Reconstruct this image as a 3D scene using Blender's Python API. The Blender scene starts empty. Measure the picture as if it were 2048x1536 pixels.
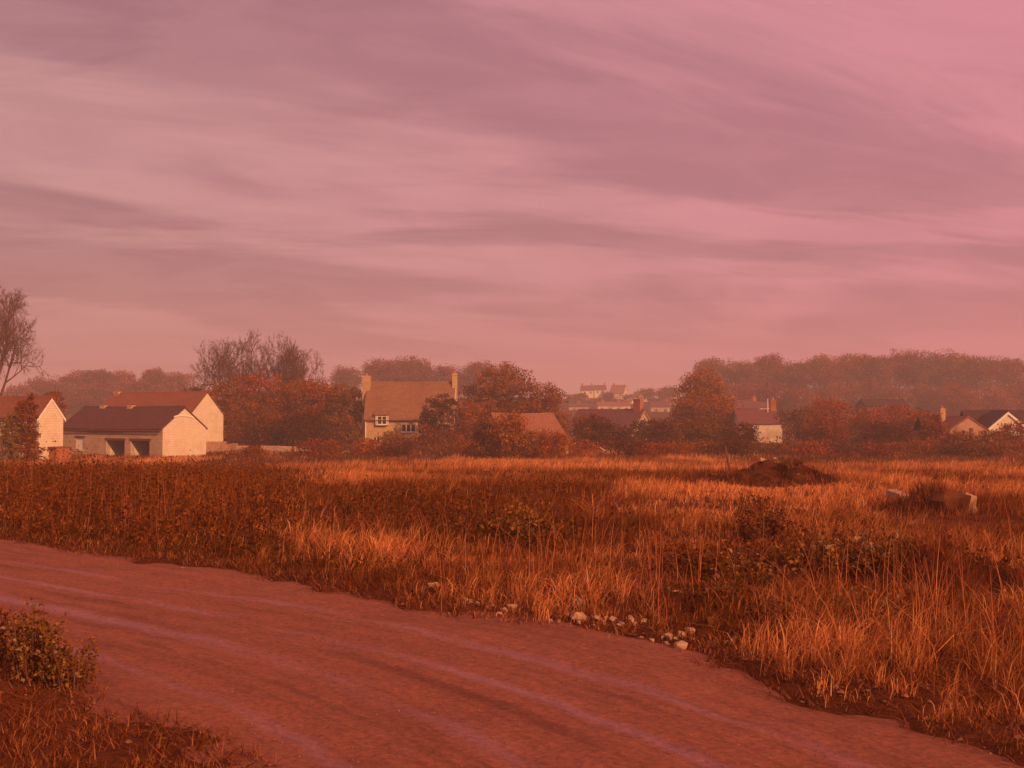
import bpy, bmesh, math, random
import numpy as np
from mathutils import Vector, Matrix, noise as mnoise

# ------------------------------------------------------------------ camera
S = bpy.context.scene
COL = S.collection
R = math.radians
F, CX, CY, HZ = 2150.0, 1024.0, 768.0, 830.0      # focal length in pixels of the 2048 wide picture, horizon row
CAMZ = 1.9
PITCH = math.atan((HZ - CY) / F)
cam = bpy.data.cameras.new('camera')
cam.sensor_width = 36.0
cam.lens = 36.0 * F / 2048.0
cam.clip_start, cam.clip_end = 0.1, 20000
camo = bpy.data.objects.new('camera', cam)
COL.objects.link(camo)
camo.location = (0, 0, CAMZ)
camo.rotation_euler = (R(90) + PITCH, 0, 0)
S.camera = camo

# ------------------------------------------------------------------ sky and sun
SUN_AZ = (0.62, -0.78)             # horizontal direction towards the sun: behind the camera, to its right
SUN_EL = 24.0
W = bpy.data.worlds.new('World')
S.world = W
W.use_nodes = True
nt = W.node_tree
for n in list(nt.nodes):
    nt.nodes.remove(n)
class NB:
    """small node helper"""
    def __init__(s, t): s.t = t
    def n(s, typ, **kw):
        nd = s.t.nodes.new(typ)
        for k, v in kw.items(): setattr(nd, k, v)
        return nd
    def put(s, sock, v):
        if hasattr(v, 'is_output') or isinstance(v, bpy.types.NodeSocket): s.t.links.new(v, sock)
        else: sock.default_value = v
    def math(s, op, a, b=0.0, clamp=False):
        nd = s.n('ShaderNodeMath', operation=op, use_clamp=clamp)
        s.put(nd.inputs[0], a); s.put(nd.inputs[1], b)
        return nd.outputs[0]
    def mix(s, f, a, b, mode='MIX'):
        nd = s.n('ShaderNodeMix', data_type='RGBA', blend_type=mode)
        s.put(nd.inputs[0], f); s.put(nd.inputs[6], a); s.put(nd.inputs[7], b)
        return nd.outputs[2]
    def noise(s, vec, scale, detail=4, rough=.55, dist=0.0):
        nd = s.n('ShaderNodeTexNoise')
        if vec is not None: s.t.links.new(vec, nd.inputs['Vector'])
        nd.inputs['Scale'].default_value = scale; nd.inputs['Detail'].default_value = detail
        nd.inputs['Roughness'].default_value = rough; nd.inputs['Distortion'].default_value = dist
        return nd.outputs[0]
    def maprange(s, v, a, b, c=0.0, d=1.0, smooth=True):
        nd = s.n('ShaderNodeMapRange', interpolation_type='SMOOTHSTEP' if smooth else 'LINEAR')
        s.put(nd.inputs[0], v)
        for i, q in enumerate((a, b, c, d)): nd.inputs[i + 1].default_value = q
        return nd.outputs[0]
    def comb(s, x, y, z):
        nd = s.n('ShaderNodeCombineXYZ')
        s.put(nd.inputs[0], x); s.put(nd.inputs[1], y); s.put(nd.inputs[2], z)
        return nd.outputs[0]
    def ramp(s, v, stops):
        nd = s.n('ShaderNodeValToRGB')
        cr = nd.color_ramp
        while len(cr.elements) < len(stops): cr.elements.new(0.5)
        for e, (p, c) in zip(cr.elements, stops):
            e.position = p; e.color = (*c, 1)
        s.put(nd.inputs[0], v)
        return nd.outputs[0]
b = NB(nt)
tc = b.n('ShaderNodeTexCoord').outputs['Generated']
sep = b.n('ShaderNodeSeparateXYZ'); nt.links.new(tc, sep.inputs[0])
dx, dy, dz = sep.outputs
sky = b.n('ShaderNodeTexSky', sky_type='NISHITA')
sky.sun_disc = False
sky.sun_elevation = R(SUN_EL)
sky.sun_rotation = math.atan2(SUN_AZ[0], SUN_AZ[1])
sky.air_density, sky.dust_density, sky.ozone_density = 1.6, 4.0, 0.6
zc = b.math('ADD', b.math('MAXIMUM', dz, 0.0), 0.16)
cu = b.math('DIVIDE', dx, zc); cv = b.math('DIVIDE', dy, zc)
SKY_SEED = 72.9
lay = b.comb(b.math('MULTIPLY', cu, 0.44), b.math('ADD', cv, b.math('MULTIPLY', cu, -.30)), SKY_SEED)
n1 = b.noise(lay, 1.25, 5, .55, .7)                       # broad cloud sheets
n2 = b.noise(b.comb(b.math('MULTIPLY', cu, 0.45), b.math('ADD', cv, b.math('MULTIPLY', cu, -.22)), SKY_SEED + 4), 4.6, 7, .62, .7)   # thin bands
edge_ = b.maprange(n1, .43, .56)                        # sheets with a readable edge
cl = b.math('ADD', b.math('MULTIPLY', edge_, .70), b.math('MULTIPLY', b.maprange(n2, .36, .64), .30))
side = b.maprange(dx, -.55, .55)                        # the sun's side of the sky is the brighter one
K = 10.0
def kc(r, g, bl): return (r * K, g * K, bl * K, 1)
dark = b.mix(side, kc(.36, .137, .162), kc(.49, .17, .22))
light = b.mix(side, kc(.60, .275, .275), kc(.76, .26, .32))
cloud = b.mix(cl, dark, light)
horizon = b.mix(side, kc(.55, .22, .235), kc(.72, .22, .275))
hz = b.maprange(dz, 0.0, 0.16, 1.0, 0.0)
allc = b.mix(b.math('MULTIPLY', hz, .75), cloud, horizon)
veil = b.mix(0.88, sky.outputs[0], allc)
bg = b.n('ShaderNodeBackground'); nt.links.new(veil, bg.inputs[0]); bg.inputs[1].default_value = 0.1
out = b.n('ShaderNodeOutputWorld'); nt.links.new(bg.outputs[0], out.inputs[0])

sun = bpy.data.lights.new('sun', 'SUN')
sun.energy = 4.1
sun.angle = R(0.6)
sun.color = (1.0, .48, .20)
suno = bpy.data.objects.new('sun', sun); COL.objects.link(suno)
h = math.cos(R(SUN_EL)); q = math.hypot(*SUN_AZ)
sd = Vector((SUN_AZ[0] / q * h, SUN_AZ[1] / q * h, math.sin(R(SUN_EL))))
suno.rotation_euler = sd.to_track_quat('Z', 'Y').to_euler()
suno.location = sd * 60

S.view_settings.view_transform = 'Standard'
S.view_settings.look = 'None'
S.view_settings.exposure = 0.0
S.view_settings.gamma = 1.0
S.render.engine = 'CYCLES'
S.cycles.use_denoising = True
S.cycles.max_bounces = 5
S.cycles.diffuse_bounces = 2
S.cycles.glossy_bounces = 2
S.cycles.transmission_bounces = 3
S.cycles.transparent_max_bounces = 4
S.cycles.volume_bounces = 1
S.cycles.sample_clamp_indirect = 4.0

# ------------------------------------------------------------------ helpers
rng = np.random.default_rng(11)
def vnoise(x, y, s=1.0, seed=0):
    """smooth value noise, 0..1"""
    x = np.asarray(x, float) / s; y = np.asarray(y, float) / s
    xi = np.floor(x).astype(np.int64); yi = np.floor(y).astype(np.int64)
    fx = x - xi; fy = y - yi
    fx = fx * fx * (3 - 2 * fx); fy = fy * fy * (3 - 2 * fy)
    def hsh(a, c):
        v = np.sin(a * 127.1 + c * 311.7 + seed * 74.7) * 43758.5453
        return v - np.floor(v)
    return (hsh(xi, yi) * (1 - fx) + hsh(xi + 1, yi) * fx) * (1 - fy) + (hsh(xi, yi + 1) * (1 - fx) + hsh(xi + 1, yi + 1) * fx) * fy
def sstep(a, c, v):
    t = np.clip((np.asarray(v, float) - a) / (c - a), 0, 1)
    return t * t * (3 - 2 * t)

# the track: its two edges on the ground (metres), far edge and near edge
EDGE_FAR = np.array([(-60, 55.5), (-30, 33), (-14, 20.9), (-7.4, 16.0), (-4.2, 13.6), (-1.2, 11.35), (.6, 9.5), (1.7, 8.1), (2.6, 6.7), (3.9, 4.0), (5.2, 0.0), (7.5, -10)], float)
EDGE_NEAR = np.array([(-63, 51.5), (-33, 29.3), (-17, 17.6), (-9.6, 12.6), (-5.5, 9.5), (-3.7, 8.0), (-2.6, 7.0), (-1.75, 6.1), (-1.1, 5.1), (-.1, 3.0), (1.2, -0.6), (3.8, -10.5)], float)
def resample(e, n):
    d = np.r_[0, np.cumsum(np.hypot(*np.diff(e, axis=0).T))]
    t = np.linspace(0, d[-1], 2400)
    p = np.c_[np.interp(t, d, e[:, 0]), np.interp(t, d, e[:, 1])]
    k = np.hanning(61); k /= k.sum()
    pp = np.pad(p, ((30, 30), (0, 0)), mode='edge')
    return np.c_[np.convolve(pp[:, 0], k, 'valid'), np.convolve(pp[:, 1], k, 'valid')]
# same parameter on both edges: interpolate by the polyline's own index
tt = np.linspace(0, len(EDGE_FAR) - 1, 600)
def by_index(e):
    p = np.c_[np.interp(tt, np.arange(len(e)), e[:, 0]), np.interp(tt, np.arange(len(e)), e[:, 1])]
    k = np.hanning(41); k /= k.sum()
    pp = np.pad(p, ((20, 20), (0, 0)), mode='edge')
    return np.c_[np.convolve(pp[:, 0], k, 'valid'), np.convolve(pp[:, 1], k, 'valid')]
RF, RN = by_index(EDGE_FAR), by_index(EDGE_NEAR)
RMID, RHALF = (RF + RN) / 2, np.hypot(*(RF - RN).T) / 2
def road_dist(x, y):
    """distance to the track's edge, negative on the track"""
    x = np.asarray(x, float).ravel(); y = np.asarray(y, float).ravel()
    res = np.full(x.shape, 50.0)
    near = np.nonzero((np.hypot(x, y) < 75))[0]
    m, hw = RMID[::2], RHALF[::2] + .0
    for i in range(0, len(near), 20000):
        s = near[i:i + 20000]
        d = np.hypot(x[s, None] - m[None, :, 0], y[s, None] - m[None, :, 1]) - hw[None, :]
        res[s] = d.min(1)
    return res
def ragged(x, y, rd):
    return rd + (vnoise(x, y, 1.0, 5) - .5) * .62 + (vnoise(x, y, .28, 6) - .5) * .3
def zbase(x, y):
    x = np.asarray(x, float); y = np.asarray(y, float)
    z = -1.8 * sstep(15, 92, y) + 11.5 * sstep(170, 560, y) - 6 * sstep(900, 2500, y)
    z = z + (vnoise(x, y, 9, 1) - .5) * .22 * sstep(14, 30, np.hypot(x, y)) + (vnoise(x, y, 60, 2) - .5) * 1.2 * sstep(150, 300, y)
    return z
def zt(x, y):
    """ground height"""
    x = np.asarray(x, float); y = np.asarray(y, float)
    sh = np.broadcast(x, y).shape
    x = np.broadcast_to(x, sh).astype(float); y = np.broadcast_to(y, sh).astype(float)
    rd = road_dist(x, y).reshape(sh)
    v = sstep(-.32, .3, ragged(x, y, rd) + .14)
    z = zbase(x, y) + v * ((vnoise(x, y, 1.1, 3) - .5) * .12 + (vnoise(x, y, .35, 4) - .5) * .05 + .05) - (1 - v) * .07
    return z
def zt1(x, y): return float(zt(np.array([x]), np.array([y]))[0])
cp, sp = math.cos(PITCH), math.sin(PITCH)
def ray(px, py):
    u, v = (px - CX) / F, (CY - py) / F
    return np.array([u, cp - v * sp, sp + v * cp])
def at(px, py, D):
    """the point seen in pixel (px, py) at distance D along the view"""
    d = ray(px, py)
    return np.array([0, 0, CAMZ]) + d * (D / d[1])
def xat(px, D): return float(at(px, HZ, D)[0])
def zat(py, D): return float(at(CX, py, D)[2])
def on_ground(px, py, far=400.0):
    """where the view through a pixel meets the ground"""
    d = ray(px, py)
    t = np.concatenate([np.linspace(4, 40, 1500), np.linspace(40, far, 2000)[1:]]) / d[1]
    p = np.array([0, 0, CAMZ])[None] + d[None] * t[:, None]
    below = p[:, 2] < zbase(p[:, 0], p[:, 1])
    i = int(np.argmax(below)) if below.any() else len(t) - 1
    return float(p[i, 0]), float(p[i, 1]), zt1(p[i, 0], p[i, 1])

def tag(o, label=None, cat=None, group=None, kind=None):
    if label: o['label'] = label
    if cat: o['category'] = cat
    if group: o['group'] = group
    if kind: o['kind'] = kind
    return o
def empty(name, loc, rz=0.0, label=None, cat=None, group=None):
    o = bpy.data.objects.new(name, None); COL.objects.link(o)
    o.location = loc; o.rotation_euler = (0, 0, rz); o.empty_display_size = .3
    return tag(o, label, cat, group)
def link(name, me, parent=None, mat=None):
    o = bpy.data.objects.new(name, me); COL.objects.link(o)
    if mat is not None:
        me.materials.clear(); me.materials.append(mat)
    if parent is not None: o.parent = parent
    return o
def np_mesh(name, V, Fc, tint=None, smooth=False):
    """mesh from numpy arrays; Fc is (n,k) with one k"""
    V = np.ascontiguousarray(V, dtype=np.float32); Fc = np.ascontiguousarray(Fc, dtype=np.int32)
    me = bpy.data.meshes.new(name)
    me.vertices.add(len(V)); me.vertices.foreach_set('co', V.ravel())
    n, k = Fc.shape
    me.loops.add(n * k); me.loops.foreach_set('vertex_index', Fc.ravel())
    me.polygons.add(n); me.polygons.foreach_set('loop_start', np.arange(0, n * k, k, dtype=np.int32))
    if smooth: me.polygons.foreach_set('use_smooth', np.ones(n, bool))
    if tint is not None:
        a = me.color_attributes.new('Tint', 'FLOAT_COLOR', 'POINT')
        c = np.ones((len(V), 4), np.float32); c[:, :3] = tint
        a.data.foreach_set('color', c.ravel())
    me.update(calc_edges=True)
    return me
class MB:
    """collects boxes, prisms and tubes into one mesh"""
    def __init__(s): s.v, s.f = [], []
    def poly(s, pts):
        i = len(s.v); s.v += [tuple(p) for p in pts]; s.f.append(tuple(range(i, i + len(pts))))
    def box(s, x0, x1, y0, y1, z0, z1):
        i = len(s.v)
        s.v += [(x, y, z) for z in (z0, z1) for y in (y0, y1) for x in (x0, x1)]
        for q in ((0, 2, 3, 1), (4, 5, 7, 6), (0, 1, 5, 4), (2, 6, 7, 3), (0, 4, 6, 2), (1, 3, 7, 5)):
            s.f.append(tuple(i + k for k in q))
    def prism(s, prof, x0, x1, axis='x'):
        """profile of (a, z) points pulled along x (a = y) or y (a = x)"""
        i, n = len(s.v), len(prof)
        for xx in (x0, x1):
            s.v += [(xx, a, z) if axis == 'x' else (a, xx, z) for a, z in prof]
        s.f.append(tuple(i + k for k in range(n))[::-1]); s.f.append(tuple(i + n + k for k in range(n)))
        for k in range(n):
            k2 = (k + 1) % n
            s.f.append((i + k, i + k2, i + n + k2, i + n + k))
    def tube(s, a, c, r0, r1, n=8, caps=True):
        a, c = Vector(a), Vector(c); d = (c - a).normalized()
        u = d.orthogonal().normalized(); w = d.cross(u)
        i = len(s.v)
        for p, r in ((a, r0), (c, r1)):
            for k in range(n):
                t = 2 * math.pi * k / n
                s.v.append(tuple(p + (u * math.cos(t) + w * math.sin(t)) * r))
        for k in range(n):
            k2 = (k + 1) % n
            s.f.append((i + k, i + k2, i + n + k2, i + n + k))
        if caps:
            s.f.append(tuple(i + k for k in range(n))[::-1]); s.f.append(tuple(i + n + k for k in range(n)))
    def build(s, name, mat, parent=None, smooth=False):
        me = bpy.data.meshes.new(name); me.from_pydata(s.v, [], s.f)
        bm = bmesh.new(); bm.from_mesh(me); bmesh.ops.recalc_face_normals(bm, faces=bm.faces[:]); bm.to_mesh(me); bm.free()
        if smooth: me.polygons.foreach_set('use_smooth', np.ones(len(me.polygons), bool))
        return link(name, me, parent, mat)

# ------------------------------------------------------------------ materials
def new_mat(name):
    m = bpy.data.materials.new(name); m.use_nodes = True
    t = m.node_tree
    for n in list(t.nodes): t.nodes.remove(n)
    bb = NB(t)
    o = bb.n('ShaderNodeOutputMaterial')
    return m, bb, o
def mottled(name, c1, c2, scale=3.0, rough=.85, bump=.3, bscale=None, spec=.25, c3=None, obj=True, bdist=.02):
    m, bb, o = new_mat(name)
    tc = bb.n('ShaderNodeTexCoord').outputs['Object']
    n = bb.noise(tc, scale, 6, .62)
    f = bb.maprange(n, .3, .7)
    c = bb.mix(f, (*c1, 1), (*c2, 1))
    if c3:
        f2 = bb.maprange(bb.noise(tc, scale * .23, 4, .6), .48, .66)
        c = bb.mix(f2, c, (*c3, 1))
    p = bb.n('ShaderNodeBsdfPrincipled'); bb.put(p.inputs['Base Color'], c)
    p.inputs['Roughness'].default_value = rough; p.inputs['Specular IOR Level'].default_value = spec
    if bump:
        bp = bb.n('ShaderNodeBump'); bp.inputs['Strength'].default_value = bump; bp.inputs['Distance'].default_value = bdist
        bb.put(bp.inputs['Height'], bb.noise(tc, bscale or scale * 3, 5, .6)); bb.put(p.inputs['Normal'], bp.outputs[0])
    bb.put(o.inputs[0], p.outputs[0])
    return m
def leafy(name, gain=1.0, trans=.25):
    """leaf and blade material, the colour of each comes from the mesh"""
    m, bb, o = new_mat(name)
    a = bb.n('ShaderNodeAttribute', attribute_name='Tint').outputs['Color']
    d = bb.n('ShaderNodeBsdfDiffuse'); bb.put(d.inputs[0], a)
    t = bb.n('ShaderNodeBsdfTranslucent'); bb.put(t.inputs[0], a)
    mx = bb.n('ShaderNodeMixShader'); mx.inputs[0].default_value = trans
    bb.put(mx.inputs[1], d.outputs[0]); bb.put(mx.inputs[2], t.outputs[0])
    bb.put(o.inputs[0], mx.outputs[0])
    return m
def stone_mat(name, c1, c2, c3, sx=.42, sz=.2):
    """coursed rubble: courses with their own tones and recessed joints"""
    m, bb, o = new_mat(name)
    tcn = bb.n('ShaderNodeTexCoord').outputs['Object']
    sp_ = bb.n('ShaderNodeSeparateXYZ'); bb.put(sp_.inputs[0], tcn)
    hx = bb.math('ADD', sp_.outputs[0], sp_.outputs[1])
    wob = bb.noise(tcn, 1.3, 2)
    vec = bb.comb(hx, bb.math('ADD', sp_.outputs[2], bb.math('MULTIPLY', wob, .12)), 0.0)
    br = bb.n('ShaderNodeTexBrick', offset=.5, squash=.7, squash_frequency=3)
    bb.put(br.inputs['Vector'], vec)
    br.inputs['Color1'].default_value = (0, 0, 0, 1); br.inputs['Color2'].default_value = (1, 1, 1, 1); br.inputs['Mortar'].default_value = (.5, .5, .5, 1)
    br.inputs['Scale'].default_value = 1.0; br.inputs['Brick Width'].default_value = sx; br.inputs['Row Height'].default_value = sz
    br.inputs['Mortar Size'].default_value = .018; br.inputs['Mortar Smooth'].default_value = .5; br.inputs['Bias'].default_value = 0
    c = bb.mix(br.outputs['Color'], (*c1, 1), (*c2, 1))
    st = bb.maprange(bb.noise(tcn, .7, 5, .65), .45, .7)
    c = bb.mix(bb.math('MULTIPLY', st, .7), c, (*c3, 1))
    c = bb.mix(br.outputs['Fac'], c, (c1[0] * .87, c1[1] * .85, c1[2] * .83, 1))
    c = bb.mix(.3, c, bb.ramp(bb.noise(tcn, 9, 5, .7), [(.3, (.3, .26, .2)), (.7, (.75, .68, .56))]), 'OVERLAY')
    p = bb.n('ShaderNodeBsdfPrincipled'); bb.put(p.inputs['Base Color'], c); p.inputs['Roughness'].default_value = .92; p.inputs['Specular IOR Level'].default_value = .15
    hgt = bb.math('ADD', bb.math('MULTIPLY', bb.math('SUBTRACT', 1.0, br.outputs['Fac']), .8), bb.math('MULTIPLY', bb.noise(tcn, 14, 5), .5))
    bp = bb.n('ShaderNodeBump'); bp.inputs['Strength'].default_value = .6; bp.inputs['Distance'].default_value = .03
    bb.put(bp.inputs['Height'], hgt); bb.put(p.inputs['Normal'], bp.outputs[0])
    bb.put(o.inputs[0], p.outputs[0])
    return m
def roof_mat(name, c1, c2, course=.22, moss=(.10, .06, .03)):
    m, bb, o = new_mat(name)
    tcn = bb.n('ShaderNodeTexCoord').outputs['Object']
    sp_ = bb.n('ShaderNodeSeparateXYZ'); bb.put(sp_.inputs[0], tcn)
    br = bb.n('ShaderNodeTexBrick', offset=.5)
    bb.put(br.inputs['Vector'], bb.comb(sp_.outputs[0], bb.math('MULTIPLY', sp_.outputs[2], 1.2), 0.0))
    br.inputs['Color1'].default_value = (*c1, 1); br.inputs['Color2'].default_value = (*c2, 1); br.inputs['Mortar'].default_value = (c1[0] * .55, c1[1] * .55, c1[2] * .55, 1)
    br.inputs['Scale'].default_value = 1.0; br.inputs['Brick Width'].default_value = .3; br.inputs['Row Height'].default_value = course
    br.inputs['Mortar Size'].default_value = .012
    st = bb.maprange(bb.noise(tcn, .55, 6, .65), .5, .72)
    c = bb.mix(bb.math('MULTIPLY', st, .55), br.outputs['Color'], (*moss, 1))
    p = bb.n('ShaderNodeBsdfPrincipled'); bb.put(p.inputs['Base Color'], c); p.inputs['Roughness'].default_value = .8; p.inputs['Specular IOR Level'].default_value = .3
    bp = bb.n('ShaderNodeBump'); bp.inputs['Strength'].default_value = .5; bp.inputs['Distance'].default_value = .03
    bb.put(bp.inputs['Height'], bb.math('ADD', bb.math('SUBTRACT', 1.0, br.outputs['Fac']), bb.noise(tcn, 6, 4))); bb.put(p.inputs['Normal'], bp.outputs[0])
    bb.put(o.inputs[0], p.outputs[0])
    return m

M = {}
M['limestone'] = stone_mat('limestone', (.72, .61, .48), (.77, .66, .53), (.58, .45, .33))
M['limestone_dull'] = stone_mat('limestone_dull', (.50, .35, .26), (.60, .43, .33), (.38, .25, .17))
M['ochre_stone'] = stone_mat('ochre_stone', (.50, .33, .17), (.60, .41, .23), (.36, .21, .10))
M['render_white'] = mottled('render_white', (.58, .46, .36), (.66, .54, .43), 2.0, .9, .2, c3=(.46, .32, .22))
M['pink_render'] = mottled('pink_render', (.42, .23, .15), (.50, .28, .19), 1.4, .9, .3, c3=(.30, .15, .09))
M['slate'] = roof_mat('slate', (.10, .035, .032), (.13, .045, .042), .2, (.075, .03, .026))
M['rust_tile'] = roof_mat('rust_tile', (.24, .075, .035), (.30, .095, .045), .2, (.17, .055, .026))
M['stone_slate'] = roof_mat('stone_slate', (.235, .105, .055), (.31, .145, .078), .17, (.16, .066, .032))
M['pale_tile'] = roof_mat('pale_tile', (.27, .105, .06), (.33, .135, .08), .25, (.22, .08, .04))
M['dark_roof'] = roof_mat('dark_roof', (.055, .02, .015), (.075, .028, .02), .22, (.05, .02, .013))
M['mauve_slate'] = roof_mat('mauve_slate', (.16, .055, .055), (.20, .07, .068), .2, (.13, .05, .045))
M['brick'] = stone_mat('brick', (.42, .15, .065), (.50, .19, .085), (.30, .10, .045), .23, .08)
M['white_paint'] = mottled('white_paint', (.78, .72, .62), (.84, .79, .70), 3, .6, .1)
M['wood'] = mottled('wood', (.12, .05, .025), (.18, .08, .04), 5, .85, .3)
M['pale_wood'] = mottled('pale_wood', (.55, .42, .30), (.64, .50, .38), 6, .8, .2)
M['boards'] = mottled('boards', (.62, .50, .38), (.70, .58, .45), 4, .8, .2)
M['inner'] = mottled('inner', (.05, .022, .012), (.07, .03, .017), 2, .95, .1)  # near black brown that paints the shade inside the garage bays
M['rock'] = mottled('rock', (.38, .22, .13), (.54, .36, .24), 7, .95, .8, 24, .1, (.28, .14, .075))
M['rock_dark'] = mottled('rock_dark', (.11, .034, .012), (.17, .06, .024), 6, .95, .9, 24, .1, (.07, .02, .008))
M['rock_pale'] = mottled('rock_pale', (.55, .38, .27), (.70, .52, .39), 8, .95, .8, 24, .1, (.40, .24, .15))
M['earth'] = mottled('earth', (.075, .019, .006), (.15, .042, .013), 5, .98, 1.0, 16, .05, (.045, .012, .005), bdist=.08)
M['gravel'] = mottled('gravel', (.20, .075, .04), (.36, .17, .10), 5, .95, .3, 24, .1)
M['bark'] = mottled('bark', (.11, .045, .026), (.16, .065, .04), 3, .95, .5, 12, .1)
M['terracotta'] = mottled('terracotta', (.46, .20, .10), (.52, .24, .12), 6, .8, .1)
M['leaf'] = leafy('leaf')
M['blade'] = leafy('blade', trans=.3)
g, bb, o_ = new_mat('window_glass')
p_ = bb.n('ShaderNodeBsdfPrincipled'); p_.inputs['Base Color'].default_value = (.02, .015, .012, 1); p_.inputs['Roughness'].default_value = .08
bb.put(o_.inputs[0], p_.outputs[0]); M['glass'] = g

def ground_material():
    m, bb, o = new_mat('field_earth')
    tcn = bb.n('ShaderNodeTexCoord').outputs['Object']
    n = bb.noise(tcn, .35, 8, .68)
    c = bb.ramp(n, [(.30, (.070, .020, .006)), (.5, (.13, .037, .011)), (.68, (.20, .058, .02))])
    f = bb.noise(tcn, 9, 6, .7)
    c = bb.mix(.55, c, bb.ramp(f, [(.3, (.25, .2, .17)), (.7, (.8, .74, .7))]), 'OVERLAY')
    p = bb.n('ShaderNodeBsdfPrincipled'); bb.put(p.inputs['Base Color'], c); p.inputs['Roughness'].default_value = .95; p.inputs['Specular IOR Level'].default_value = .1
    bp = bb.n('ShaderNodeBump'); bp.inputs['Strength'].default_value = .7; bp.inputs['Distance'].default_value = .05
    bb.put(bp.inputs['Height'], bb.noise(tcn, 16, 6, .7)); bb.put(p.inputs['Normal'], bp.outputs[0])
    bb.put(o.inputs[0], p.outputs[0])
    return m
def track_material():
    """trodden dirt; UV u runs along the track in metres, v across it"""
    m, bb, o = new_mat('track_dirt')
    uv = bb.n('ShaderNodeTexCoord').outputs['UV']
    sp_ = bb.n('ShaderNodeSeparateXYZ'); bb.put(sp_.inputs[0], uv)
    u, v = sp_.outputs[0], sp_.outputs[1]
    wob = bb.math('MULTIPLY', bb.math('SUBTRACT', bb.noise(bb.comb(u, 0.0, 0.0), .3, 3), .5), .45)
    vv = bb.math('ADD', v, wob)
    lines = bb.noise(bb.comb(bb.math('MULTIPLY', u, .30), bb.math('MULTIPLY', vv, 5.0), 0.0), 1.0, 7, .68)
    patch = bb.noise(bb.comb(bb.math('MULTIPLY', u, .35), bb.math('MULTIPLY', v, .9), 2.0), 1.0, 6, .6)
    fine = bb.noise(bb.comb(u, v, 0.0), 20, 8, .85)
    c = bb.ramp(lines, [(.30, (.18, .054, .026)), (.45, (.255, .080, .044)), (.6, (.29, .094, .055)), (.72, (.22, .066, .034))])
    c = bb.mix(bb.math('MULTIPLY', bb.maprange(patch, .5, .72), .5), c, (.17, .046, .018, 1))
    # tyre tracks: packed and smoother, two pairs, violet sky sheen painted in
    packed = None
    for c0, w in ((.62, .05), (1.50, .085), (2.30, .05), (3.02, .07)):
        g_ = bb.maprange(bb.math('ABSOLUTE', bb.math('SUBTRACT', vv, c0)), w * .2, w * 2.3, 1.0, 0.0)
        packed = g_ if packed is None else bb.math('MAXIMUM', packed, g_)
    br = bb.maprange(bb.noise(bb.comb(bb.math('MULTIPLY', u, .3), bb.math('MULTIPLY', v, 1.6), 5.0), 1.0, 4), .38, .62)
    packed = bb.math('MULTIPLY', packed, br)
    grit = bb.noise(bb.comb(bb.math('MULTIPLY', u, .8), v, 0.0), 7, 8, .8)
    dk = None
    for c0, w in ((1.12, .035), (1.98, .05), (2.75, .03)):
        g_ = bb.maprange(bb.math('ABSOLUTE', bb.math('SUBTRACT', bb.math('ADD', vv, bb.math('MULTIPLY', bb.math('SUBTRACT', grit, .5), .2)), c0)), w * .3, w * 2.2, 1.0, 0.0)
        dk = g_ if dk is None else bb.math('MAXIMUM', dk, g_)
    dk = bb.math('MULTIPLY', dk, bb.maprange(bb.noise(bb.comb(bb.math('MULTIPLY', u, .45), bb.math('MULTIPLY', v, 1.2), 9.0), 1.0, 3), .47, .6))
    c = bb.mix(bb.math('MULTIPLY', packed, .42), c, (.35, .15, .185, 1))
    c = bb.mix(bb.math('MULTIPLY', dk, .38), c, (.09, .025, .009, 1))
    c = bb.mix(.4, c, bb.ramp(grit, [(.34, (.3, .27, .25)), (.5, (.5, .5, .5)), (.66, (.72, .68, .66))]), 'OVERLAY')
    c = bb.mix(.75, c, bb.ramp(fine, [(.36, (.22, .19, .16)), (.5, (.5, .5, .5)), (.64, (.82, .76, .72))]), 'OVERLAY')
    p = bb.n('ShaderNodeBsdfPrincipled'); bb.put(p.inputs['Base Color'], c)
    bb.put(p.inputs['Roughness'], bb.math('SUBTRACT', .93, bb.math('MULTIPLY', packed, .42)))
    p.inputs['Specular IOR Level'].default_value = .3
    bp = bb.n('ShaderNodeBump'); bp.inputs['Strength'].default_value = .6; bp.inputs['Distance'].default_value = .02
    bb.put(bp.inputs['Height'], bb.math('ADD', fine, bb.math('MULTIPLY', lines, .7))); bb.put(p.inputs['Normal'], bp.outputs[0])
    bb.put(o.inputs[0], p.outputs[0])
    return m
M['ground'] = ground_material(); M['track'] = track_material()

# ------------------------------------------------------------------ ground, track
ys = np.concatenate([np.arange(-40, 2, 2.0), np.arange(2, 24, .16), np.arange(24, 60, .6), np.arange(60, 140, 2.0), np.arange(140, 700, 12.0), np.geomspace(700, 6000, 26)])
us = np.linspace(-1, 1, 260)
hw = 12 + np.abs(ys) * .9
YY = np.repeat(ys[:, None], len(us), 1); XX = us[None] * hw[:, None]
ZZ = zt(XX, YY)
nr, nc = YY.shape
ii = np.arange(nr * nc).reshape(nr, nc)
FQ = np.stack([ii[:-1, :-1], ii[:-1, 1:], ii[1:, 1:], ii[1:, :-1]], -1).reshape(-1, 4)
tag(link('ground', np_mesh('ground', np.stack([XX, YY, ZZ], -1).reshape(-1, 3), FQ, smooth=True), None, M['ground']),
    'rough reddish brown waste ground rising to the far hill', None, None, 'structure')

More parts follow.
